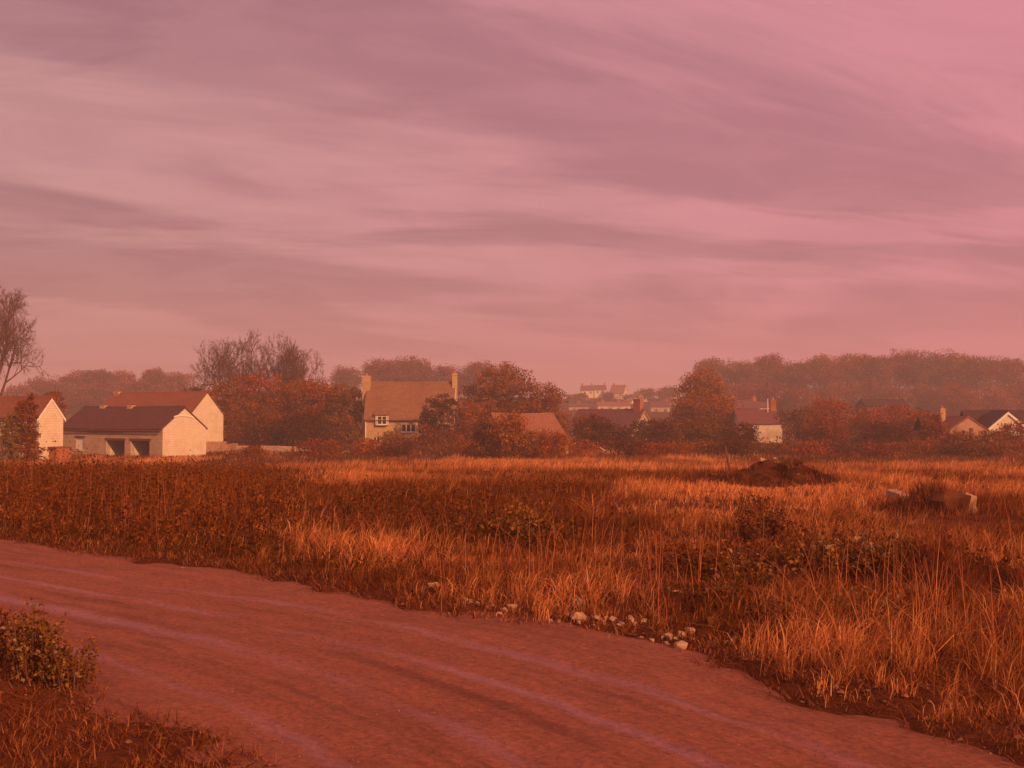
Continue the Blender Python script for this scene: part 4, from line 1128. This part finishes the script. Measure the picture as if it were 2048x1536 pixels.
# ------------------------------------------------------------------ grass and weeds
def frame_pts(n, d0, d1, r_, wide=1.22, power=1.0):
    """random ground points in the view between two distances"""
    y = d0 + (d1 - d0) * r_.random(n)
    # area grows with distance
    keep = r_.random(n) < y / d1
    y = y[keep]
    x = (r_.random(len(y)) - .5) * 2 * (1024 / F) * y * wide
    return x, y
def pix(x, y, z):
    d = np.array([0, 0, CAMZ]); vx, vy, vz = x, y, z - CAMZ
    f_ = vy * cp + vz * sp; up = -vy * sp + vz * cp
    return CX + F * vx / f_, CY - F * up / f_
def gauss2(px, py, cx, cy, sx, sy): return np.exp(-((px - cx) / sx) ** 2 - ((py - cy) / sy) ** 2)
def weed_mask(x, y):
    """0 straw grass .. 1 dark weeds"""
    px, py = pix(x, y, zbase(x, y))
    n = vnoise(x, y * .5, 1.6, 21) * .6 + vnoise(x, y * .5, .5, 22) * .4
    m = sstep(760, 420, px) * sstep(925, 955, py) * sstep(1150, 1100, py) * .9
    m = np.maximum(m, sstep(60, 20, np.abs(px - 560)) * .4 * sstep(950, 980, py))
    for cx, cy, sx, sy, a in ((900, 1060, 330, 40, .95), (780, 1010, 150, 30, .6), (1080, 1075, 110, 40, .8), (1060, 992, 120, 14, .7), (1600, 1135, 270, 60, .95), (1500, 1060, 90, 35, .6), (1930, 1170, 130, 30, .9), (620, 1160, 160, 30, .7), (1250, 1060, 70, 15, .5), (1700, 990, 120, 10, .5), (1420, 1220, 100, 60, .5)):  # the dark patch at far right is shade put into the weed colour
        m = np.maximum(m, a * gauss2(px, py, cx, cy, sx, sy))
    far = sstep(60, 80, y) * sstep(.45, .6, vnoise(x, y * .35, 9, 31)) * .8
    m = np.maximum(m, far)
    return np.clip(m + (n - .5) * .95, 0, 1)
CUT = ((1062, 1085, 95, 40), (1640, 1160, 110, 42), (1740, 1160, 110, 45), (1500, 1160, 90, 40), (1540, 985, 150, 26), (1870, 1040, 120, 26), (1930, 1200, 150, 40), (1400, 1160, 70, 30))
def cut_mask(x, y):
    """where heaps, rubble and leafy clumps keep the grass down"""
    px, py = pix(x, y, zbase(x, y)); m = np.zeros(len(x))
    for cx, cy, sx, sy in CUT: m = np.maximum(m, gauss2(px, py, cx, cy, sx, sy))
    return m
def straw_tone(x, y):
    """how bleached the grass is, 0 rust .. 1 pale straw"""
    px, py = pix(x, y, zbase(x, y))
    t = vnoise(x, y * .55, 5.0, 81) * .5 + vnoise(x, y * .5, 1.7, 82) * .3 + vnoise(x, y, .5, 83) * .2
    t = (t - .5) * 2.9 + .42
    for cx, cy, sx, sy, a in ((1480, 1008, 240, 26, .45), (1000, 1135, 330, 45, .35), (1720, 935, 300, 13, .4), (1150, 936, 280, 11, .35), (690, 1110, 140, 30, .3), (1250, 1110, 200, 40, .3), (560, 935, 150, 15, .2), (1750, 1290, 250, 60, .15)):
        t = t + a * gauss2(px, py, cx, cy, sx, sy)
    for cx, cy, sx, sy, a in ((1290, 957, 220, 7, .5), (1060, 990, 130, 12, .4), (1900, 895, 250, 8, .4), (700, 1010, 200, 25, .3), (1250, 1175, 60, 20, .5), (1400, 1250, 160, 60, .35), (820, 1180, 160, 20, .5)):
        t = t - a * gauss2(px, py, cx, cy, sx, sy)
    return np.clip(t, 0, 1)
TUFT_STRAW = np.array([(.44, .145, .060), (.50, .18, .080), (.36, .105, .040), (.40, .13, .048)])
TUFT_DARK = np.array([(.11, .026, .005), (.16, .040, .007), (.07, .017, .004), (.20, .056, .010)])
def grass(name, label, n, d0, d1, hmin, hmax, wmul, seed, segs=2, straw_only=None, wide=1.22, lean=.35, clump=.25):
    r_ = np.random.default_rng(seed)
    x, y = frame_pts(n, d0, d1, r_, wide)
    # gather into tufts
    tx, ty = np.round(x / clump + .35 * r_.normal(size=len(x))) * clump, np.round(y / clump + .35 * r_.normal(size=len(x))) * clump
    hsh = np.sin(tx * 91.7 + ty * 37.3) * 4375.85; hsh -= np.floor(hsh)
    pull = .55
    x = x * (1 - pull) + (tx + (hsh - .5) * clump) * pull; y = y * (1 - pull) + (ty + (np.modf(hsh * 13.7)[0] - .5) * clump) * pull
    rd = ragged(x, y, road_dist(x, y)) + .1
    wm = weed_mask(x, y)
    thin = .45 * sstep(-.02, .1, rd) + .55 * sstep(.0, .5, rd + (vnoise(x, y, .6, 41) - .5) * .8)
    keep = (r_.random(len(x)) < thin * (1 - .35 * wm)) & (rd > -.02)
    x, y, rd, wm, thin, hsh = x[keep], y[keep], rd[keep], wm[keep], thin[keep], hsh[keep]
    m = len(x)
    z = zt(x, y)
    patch = vnoise(x, y * .6, 2.6, 51) * .6 + vnoise(x, y, .7, 52) * .4
    hh = (hmin + (hmax - hmin) * np.clip(patch * 1.8 - .4 + (hsh - .5) * .8, 0, 1)) * (.4 + .8 * r_.random(m) ** 1.5) * (.25 + .75 * sstep(-.1, 1.1, rd + (vnoise(x, y, .8, 43) - .5) * 1.2)) * (1 - .3 * wm) * (1 - .62 * cut_mask(x, y))
    near_side = (np.hypot(x, y) < 14) & (x < 0) & (y < 12)
    hh = np.where((x + y * .0 < -1.0) & (rd > 0) & (y < 10.2) & (x < -.5), hh * .38, hh)      # near verge is trodden short
    w_ = (.0042 + .00042 * y) * wmul * r_.uniform(.7, 1.3, m)
    az = r_.uniform(0, 2 * np.pi, m)
    ln = np.abs(r_.normal(0, lean, m)) * np.where(r_.random(m) < .25, 2.2, 1.0) + .08
    wind = np.array([.22, -.05])
    dx_, dy_ = np.cos(az) * ln + wind[0], np.sin(az) * ln + wind[1]
    fa = r_.uniform(0, np.pi, m); sx, sy = np.cos(fa) * w_ * .5, np.sin(fa) * w_ * .5
    tone = np.clip(straw_tone(x, y) + (hsh - .5) * .5 + r_.normal(0, .12, m), 0, 1)[:, None]
    c = (np.array([.18, .045, .006]) * (1 - tone) + np.array([.80, .32, .12]) * tone) * (TUFT_STRAW[r_.integers(0, 4, m)] / np.array([.425, .14, .06])); c2 = np.where(r_.random((m, 1)) < .25, np.array([.15, .075, .012]), TUFT_DARK[r_.integers(0, 4, m)])
    sel = (r_.random(m) < wm)[:, None]
    c = np.where(sel, c2, c) * r_.uniform(.78, 1.22, m)[:, None]
    B0 = np.stack([x - sx, y - sy, z - .02], 1); B1 = np.stack([x + sx, y + sy, z - .02], 1)
    if segs == 2:
        mx, my = x + dx_ * hh * .38, y + dy_ * hh * .38
        M0 = np.stack([mx - sx * .75, my - sy * .75, z + hh * .6], 1); M1 = np.stack([mx + sx * .75, my + sy * .75, z + hh * .6], 1)
        T = np.stack([x + dx_ * hh, y + dy_ * hh, z + hh * (1 - .25 * np.minimum(ln, 1))], 1)
        V = np.stack([B0, B1, M1, M0, T], 1).reshape(-1, 3)
        i = np.arange(m)[:, None] * 5
        Ft = np.concatenate([i + np.array([[0, 1, 2]]), i + np.array([[0, 2, 3]]), i + np.array([[3, 2, 4]])], 0)
        c = np.repeat(c, 5, 0)
    else:
        T = np.stack([x + dx_ * hh, y + dy_ * hh, z + hh], 1)
        V = np.stack([B0, B1, T], 1).reshape(-1, 3); Ft = np.arange(3 * m).reshape(m, 3); c = np.repeat(c, 3, 0)
    return tag(link(name, np_mesh(name, V, Ft, c), None, M['blade']), label, None, None, 'stuff')
grass('near_grass', 'tangled dry rust coloured grass beside the track', 230000, 4.5, 18, .06, .38, .95, 1, lean=.7)
def low_litter(n, seed):
    """short flat dead stems matted on the verges"""
    r_ = np.random.default_rng(seed)
    x, y = frame_pts(n, 4.5, 17, r_, 1.2); rd = ragged(x, y, road_dist(x, y)) + .12
    k = (rd > -.05) & (rd < 9) & (r_.random(len(x)) < np.maximum(1.15 - rd * .4, .45)); x, y, rd = x[k], y[k], rd[k]; m = len(x)
    a = r_.uniform(0, 2 * np.pi, m); ln = r_.uniform(.04, .16, m); w_ = r_.uniform(.003, .008, m) + .0003 * y
    z = np.maximum(zt(x, y), np.where(rd < .3, zbase(x, y) - .03, -9)) + .012
    dx_, dy_ = np.cos(a) * ln, np.sin(a) * ln
    V = np.stack([np.stack([x - dy_ / ln * w_ * .5, y + dx_ / ln * w_ * .5, z], 1), np.stack([x + dy_ / ln * w_ * .5, y - dx_ / ln * w_ * .5, z], 1), np.stack([x + dx_, y + dy_, z + r_.uniform(.0, .1, m)], 1)], 1).reshape(-1, 3)
    p_ = np.concatenate([TUFT_DARK, TUFT_STRAW * .8]); c = np.repeat(p_[r_.integers(0, 8, m)], 3, 0)
    tag(link('dead_stems', np_mesh('dead_stems', V, np.arange(3 * m).reshape(m, 3), c), None, M['blade']), 'short dead stems matted along both track edges', None, None, 'stuff')
low_litter(190000, 14)
def tall_stalks(n, seed):
    """long arching grass stalks, each a curved strip"""
    r_ = np.random.default_rng(seed)
    x, y = frame_pts(n, 5.5, 16, r_, 1.15); px, py = pix(x, y, zbase(x, y)); rd = road_dist(x, y)
    k = (rd > .5) & (r_.random(len(x)) < np.clip(gauss2(px, py, 1830, 1330, 300, 150) + .5 * gauss2(px, py, 1130, 1160, 260, 50) + .06, 0, 1)); x, y = x[k], y[k]; m = len(x); z = zt(x, y)
    H = r_.uniform(.35, .85, m); a = r_.uniform(0, 2 * np.pi, m); b_ = np.abs(r_.normal(.25, .35, m)); w_ = r_.uniform(.004, .008, m) + .00025 * y; fa = r_.uniform(0, np.pi, m)
    rows = []
    for t in (0, .25, .5, .75, 1.0):
        cx_, cy_ = x + np.cos(a) * b_ * H * t ** 1.8, y + np.sin(a) * b_ * H * t ** 1.8; cz_ = z + H * t * (1 - .32 * b_ * t)
        ww = w_ * (1 - .75 * t) * .5
        rows += [np.stack([cx_ - np.cos(fa) * ww, cy_ - np.sin(fa) * ww, cz_], 1), np.stack([cx_ + np.cos(fa) * ww, cy_ + np.sin(fa) * ww, cz_], 1)]
    V = np.stack(rows, 1).reshape(-1, 3); i = np.arange(m)[:, None] * 10
    Fq = np.concatenate([i + np.array([[2 * j, 2 * j + 1, 2 * j + 3, 2 * j + 2]]) for j in range(4)], 0)
    c = np.repeat((TUFT_STRAW * 1.25)[r_.integers(0, 4, m)] * r_.uniform(.7, 1.25, m)[:, None], 10, 0)
    tag(link('tall_stalks', np_mesh('tall_stalks', V, Fq, c), None, M['blade']), 'long arching dry stalks in the rough grass at lower right', None, None, 'stuff')
tall_stalks(5200, 15)
grass('field_grass', 'tall dry straw grass across the middle of the field', 250000, 16, 42, .10, .39, 1.0, 2, clump=.35, lean=.5)
grass('far_grass', 'far dry grass reaching the brambles', 285000, 40, 108, .2, .5, 1.25, 3, segs=1, clump=.7)
grass('far_pasture', 'thin grass on the ground beyond the brambles', 45000, 105, 230, .3, .6, 1.6, 4, segs=1, clump=1.2)

def weeds(name, label, n, d0, d1, hmin, hmax, seed, leaf, pal, thr, maskf=None):
    """stalky dark weeds: a stem with small leaves all the way up"""
    r_ = np.random.default_rng(seed)
    x, y = frame_pts(n, d0, d1, r_, 1.15)
    rd = road_dist(x, y); wm = weed_mask(x, y) if maskf is None else maskf(x, y)
    keep = (rd > .45) & (wm > thr + .25 * r_.random(len(x)))
    x, y, rd = x[keep], y[keep], rd[keep]; m = len(x); z = zt(x, y)
    hh = r_.uniform(hmin, hmax, m) * np.clip(wm[keep] * 1.05, .35, 1) * (.45 + .55 * sstep(.3, 2.4, rd)) * (.45 + .85 * vnoise(x, y, 1.3, 61))
    az = r_.uniform(0, 2 * np.pi, m); ln = np.abs(r_.normal(0, .22, m)); tx, ty = np.cos(az) * ln, np.sin(az) * ln
    w_ = .007 + .0005 * y
    fa = r_.uniform(0, np.pi, m); sx, sy = np.cos(fa) * w_ * .5, np.sin(fa) * w_ * .5
    Vs = np.stack([np.stack([x - sx, y - sy, z - .02], 1), np.stack([x + sx, y + sy, z - .02], 1), np.stack([x + tx * hh, y + ty * hh, z + hh], 1)], 1).reshape(-1, 3)
    cs = np.repeat(np.concatenate([np.array(PAL[pal]) * 1.3, TUFT_STRAW[:2] * .8])[r_.integers(0, 5, m)], 3, 0)
    per = 11
    f_ = r_.uniform(.12, 1.05, (m, per)); sp_ = .16 * hh[:, None] * (1.25 - f_)
    lx_ = x[:, None] + tx[:, None] * hh[:, None] * f_ + r_.normal(size=(m, per)) * sp_
    ly_ = y[:, None] + ty[:, None] * hh[:, None] * f_ + r_.normal(size=(m, per)) * sp_
    lz_ = z[:, None] + hh[:, None] * f_ + r_.normal(size=(m, per)) * .03
    C = np.stack([lx_, ly_, lz_], -1).reshape(-1, 3)
    Vq, Fq = leaf_quads(C, leaf, r_)
    # leaves as triangles so that all faces agree
    Ft = np.concatenate([Fq[:, [0, 1, 2]], Fq[:, [0, 2, 3]]], 0) + len(Vs)
    cl_ = np.repeat(tints(pal, len(C), r_, np.repeat(r_.uniform(.7, 1.25, m) * (.6 + .9 * vnoise(x, y, 1.1, 64)), per)), 4, 0)
    V = np.concatenate([Vs, Vq]); Fa = np.concatenate([np.arange(3 * m).reshape(m, 3), Ft])
    return tag(link(name, np_mesh(name, V, Fa, np.concatenate([cs, cl_])), None, M['leaf']), label, None, None, 'stuff')
def left_mask(x, y):
    px, py = pix(x, y, zbase(x, y))
    return sstep(860, 250, px + 120 * (vnoise(x, y, 3, 72) - .5)) * sstep(945, 985, py) * (.10 + 1.25 * vnoise(x, y, 1.8, 71))
weeds('dark_weeds', 'tall dark weeds along the far side of the track at left', 9500, 12, 34, .6, 1.15, 8, .05, 'weed', .24, left_mask)
weeds('field_weeds', 'dark weed patches among the straw grass', 26000, 8.5, 42, .22, .66, 9, .05, 'weed', .46)

# individual leafy weeds
def leaf_mesh(name, ln, wd):
    n = 5; v, f_ = [], []
    for i in range(n):
        t = i / (n - 1); w_ = wd * math.sin(math.pi * (.08 + .9 * t)) * .5; z_ = .18 * ln * math.sin(t * 2.2) - .12 * ln * t * t
        v += [(-w_, t * ln, z_ + w_ * .35), (0, t * ln, z_), (w_, t * ln, z_ + w_ * .35)]
    for i in range(n - 1):
        for j in range(2): f_.append((i * 3 + j, i * 3 + j + 1, i * 3 + j + 4, i * 3 + j + 3))
    me = bpy.data.meshes.new(name); me.from_pydata(v, [], f_); return me
def leaf_material(name, c1, c2):
    m, bb, o = new_mat(name)
    oi = bb.n('ShaderNodeObjectInfo').outputs['Random']
    tcn = bb.n('ShaderNodeTexCoord').outputs['Object']
    c = bb.mix(oi, (*c1, 1), (*c2, 1)); c = bb.mix(bb.math('MULTIPLY', bb.maprange(bb.noise(tcn, 22, 4), .5, .7), .6), c, (c1[0] * .5, c1[1] * .45, c1[2] * .45, 1))
    p = bb.n('ShaderNodeBsdfPrincipled'); bb.put(p.inputs['Base Color'], c); p.inputs['Roughness'].default_value = .55; p.inputs['Specular IOR Level'].default_value = .35
    t = bb.n('ShaderNodeBsdfTranslucent'); bb.put(t.inputs[0], c); mx = bb.n('ShaderNodeMixShader'); mx.inputs[0].default_value = .2
    bb.put(mx.inputs[1], p.outputs[0]); bb.put(mx.inputs[2], t.outputs[0]); bb.put(o.inputs[0], mx.outputs[0]); return m
M['leaf_olive'] = leaf_material('leaf_olive', (.13, .06, .02), (.40, .24, .09))
M['leaf_pale'] = leaf_material('leaf_pale', (.16, .07, .025), (.62, .42, .22))
M['leaf_rust'] = leaf_material('leaf_rust', (.12, .035, .012), (.26, .09, .03))
LEAF = {}
def leafy_weed(label, px, py, rpx, hpx, nst, nleaf, mat, lsize, seed, name='leafy_weed', group=None, D=None, lift=0.0):
    r_ = random.Random(seed)
    if D is None: x, y, z = on_ground(px, py)
    else: x, y = xat(px, D), D; z = zt1(x, y)
    Rr, H = rpx * y / F, hpx * y / F
    o = empty(name, (x, y, z + lift), 0, label, 'plant', group)
    key = (mat, lsize)
    if key not in LEAF:
        LEAF[key] = leaf_mesh('leaf', lsize, lsize * .62); LEAF[key].materials.append(M[mat])
    sm = MB(); tips = []
    for k in range(nst):
        a = r_.uniform(0, 2 * math.pi); q_ = Rr * math.sqrt(r_.random())
        b0 = Vector((math.cos(a) * q_ * .55, math.sin(a) * q_ * .55, -.05)); hh = H * r_.uniform(.55, 1.0) * (1 - .35 * (q_ / Rr) ** 2)
        mid = Vector((math.cos(a) * q_ * .75, math.sin(a) * q_ * .75, hh * .55)); tip = Vector((math.cos(a) * q_, math.sin(a) * q_, hh))
        sm.tube(b0, mid, .006, .005, 5, False); sm.tube(mid, tip, .005, .003, 4, False); tips.append((b0, mid, tip, a))
    tag(sm.build('stem', M['wood'], o), None, None, None, 'stuff')
    rr_ = np.random.default_rng(seed); nn = nleaf * 9
    C = []
    for k in range(nn):
        b0, mid, tip, a = tips[k % nst]; t = rr_.uniform(.05, 1.0)
        p = b0.lerp(mid, t * 2) if t < .5 else mid.lerp(tip, t * 2 - 1)
        C.append((p.x + rr_.normal() * Rr * .16, p.y + rr_.normal() * Rr * .16, max(.02, p.z + rr_.normal() * .04)))
    Vq, Fq = leaf_quads(np.array(C), lsize * .62, rr_)
    tn = np.repeat(np.array(PAL['weed' if mat == 'leaf_rust' else 'olive'])[rr_.integers(0, 3, nn)] * rr_.uniform(.6, 1.3, nn)[:, None], 4, 0)
    tag(link('small_leaves', np_mesh('small_leaves', Vq, Fq, tn), o, M['leaf']), None, None, None, 'stuff')
    for k in range(nleaf):
        b0, mid, tip, a = tips[k % nst]; t = r_.uniform(.2, 1.0)
        p = b0.lerp(mid, t * 2) if t < .5 else mid.lerp(tip, t * 2 - 1)
        lf = bpy.data.objects.new('leaf', LEAF[key]); COL.objects.link(lf); lf.parent = o
        lf.location = p + Vector((r_.gauss(0, .02), r_.gauss(0, .02), 0)); s_ = r_.uniform(.6, 1.25)
        lf.scale = (s_, s_, s_); lf.rotation_euler = (r_.gauss(.15, .45), r_.gauss(0, .4), r_.uniform(0, 2 * math.pi))
    return o
GWD = 'big leaved weeds in the rough grass'
for px, py, rp, hp, ns, nl, mt, lsz, lb in (
        (1062, 1090, 90, 84, 30, 130, 'leaf_olive', .085, 'dark olive leafy clump in the middle of the straw grass'),
        (1640, 1170, 96, 92, 34, 120, 'leaf_olive', .075, 'olive leaved weed at the left of the pale leafy heap'),
        (1725, 1166, 100, 108, 36, 150, 'leaf_pale', .07, 'pale mottled leafy weed crowning the right heap'),
        (1800, 1164, 76, 84, 26, 100, 'leaf_pale', .065, 'pale leafy weed at the right end of the heap'),
        (1580, 1142, 76, 86, 24, 80, 'leaf_rust', .075, 'dark rust weed left of the olive weed on the heap'),
        (1492, 1094, 30, 82, 14, 60, 'leaf_rust', .065, 'upright rust dock left of the heap'),
        (1552, 1090, 36, 78, 14, 60, 'leaf_rust', .065, 'second upright rust dock beside the heap'),
        (1405, 1160, 84, 70, 26, 80, 'leaf_rust', .07, 'dark rust leafy mat at the edge of the straw grass'),
        (1500, 1178, 90, 66, 26, 70, 'leaf_olive', .06, 'low olive mat below the upright rust docks'),
        (950, 1092, 70, 62, 20, 60, 'leaf_rust', .065, 'rust weed just left of the dark olive clump'),
        (1570, 1262, 90, 60, 26, 50, 'leaf_rust', .06, 'low rust leafed mat in the rough grass left of the bright cube stone'),
        (1450, 1225, 80, 56, 24, 50, 'leaf_rust', .06, 'low rust leafed mat just above the big dull rounded stone'),
        (1730, 1255, 90, 56, 24, 50, 'leaf_olive', .055, 'low olive leafed mat below the pale leafy heap'),
        (70, 1378, 66, 165, 34, 150, 'leaf_olive', .045, 'tall leafy weed at the lower left corner by the track'),
        (142, 1385, 66, 110, 26, 90, 'leaf_olive', .04, 'shorter leafy weed right beside the corner weed'),
        (15, 1335, 56, 120, 20, 80, 'leaf_rust', .045, 'rusty weed cut by the left edge near the corner')):
    leafy_weed(lb, px, py, rp, hp, ns, nl, mt, lsz, int(px + py), group=GWD)

# ------------------------------------------------------------------ haze
m, bb, o_ = new_mat('haze')
pv = bb.n('ShaderNodeVolumePrincipled')
pv.inputs['Color'].default_value = (.94, .85, .84, 1)
pv.inputs['Density'].default_value = .0011
pv.inputs['Anisotropy'].default_value = 0.0
bb.put(o_.inputs['Volume'], pv.outputs[0])
hb = MB(); hb.box(-5800, 5800, -300, 6500, -14, 42)
hz_o = hb.build('haze', m, None); tag(hz_o, 'pink evening haze over the field and town', None, None, 'stuff')
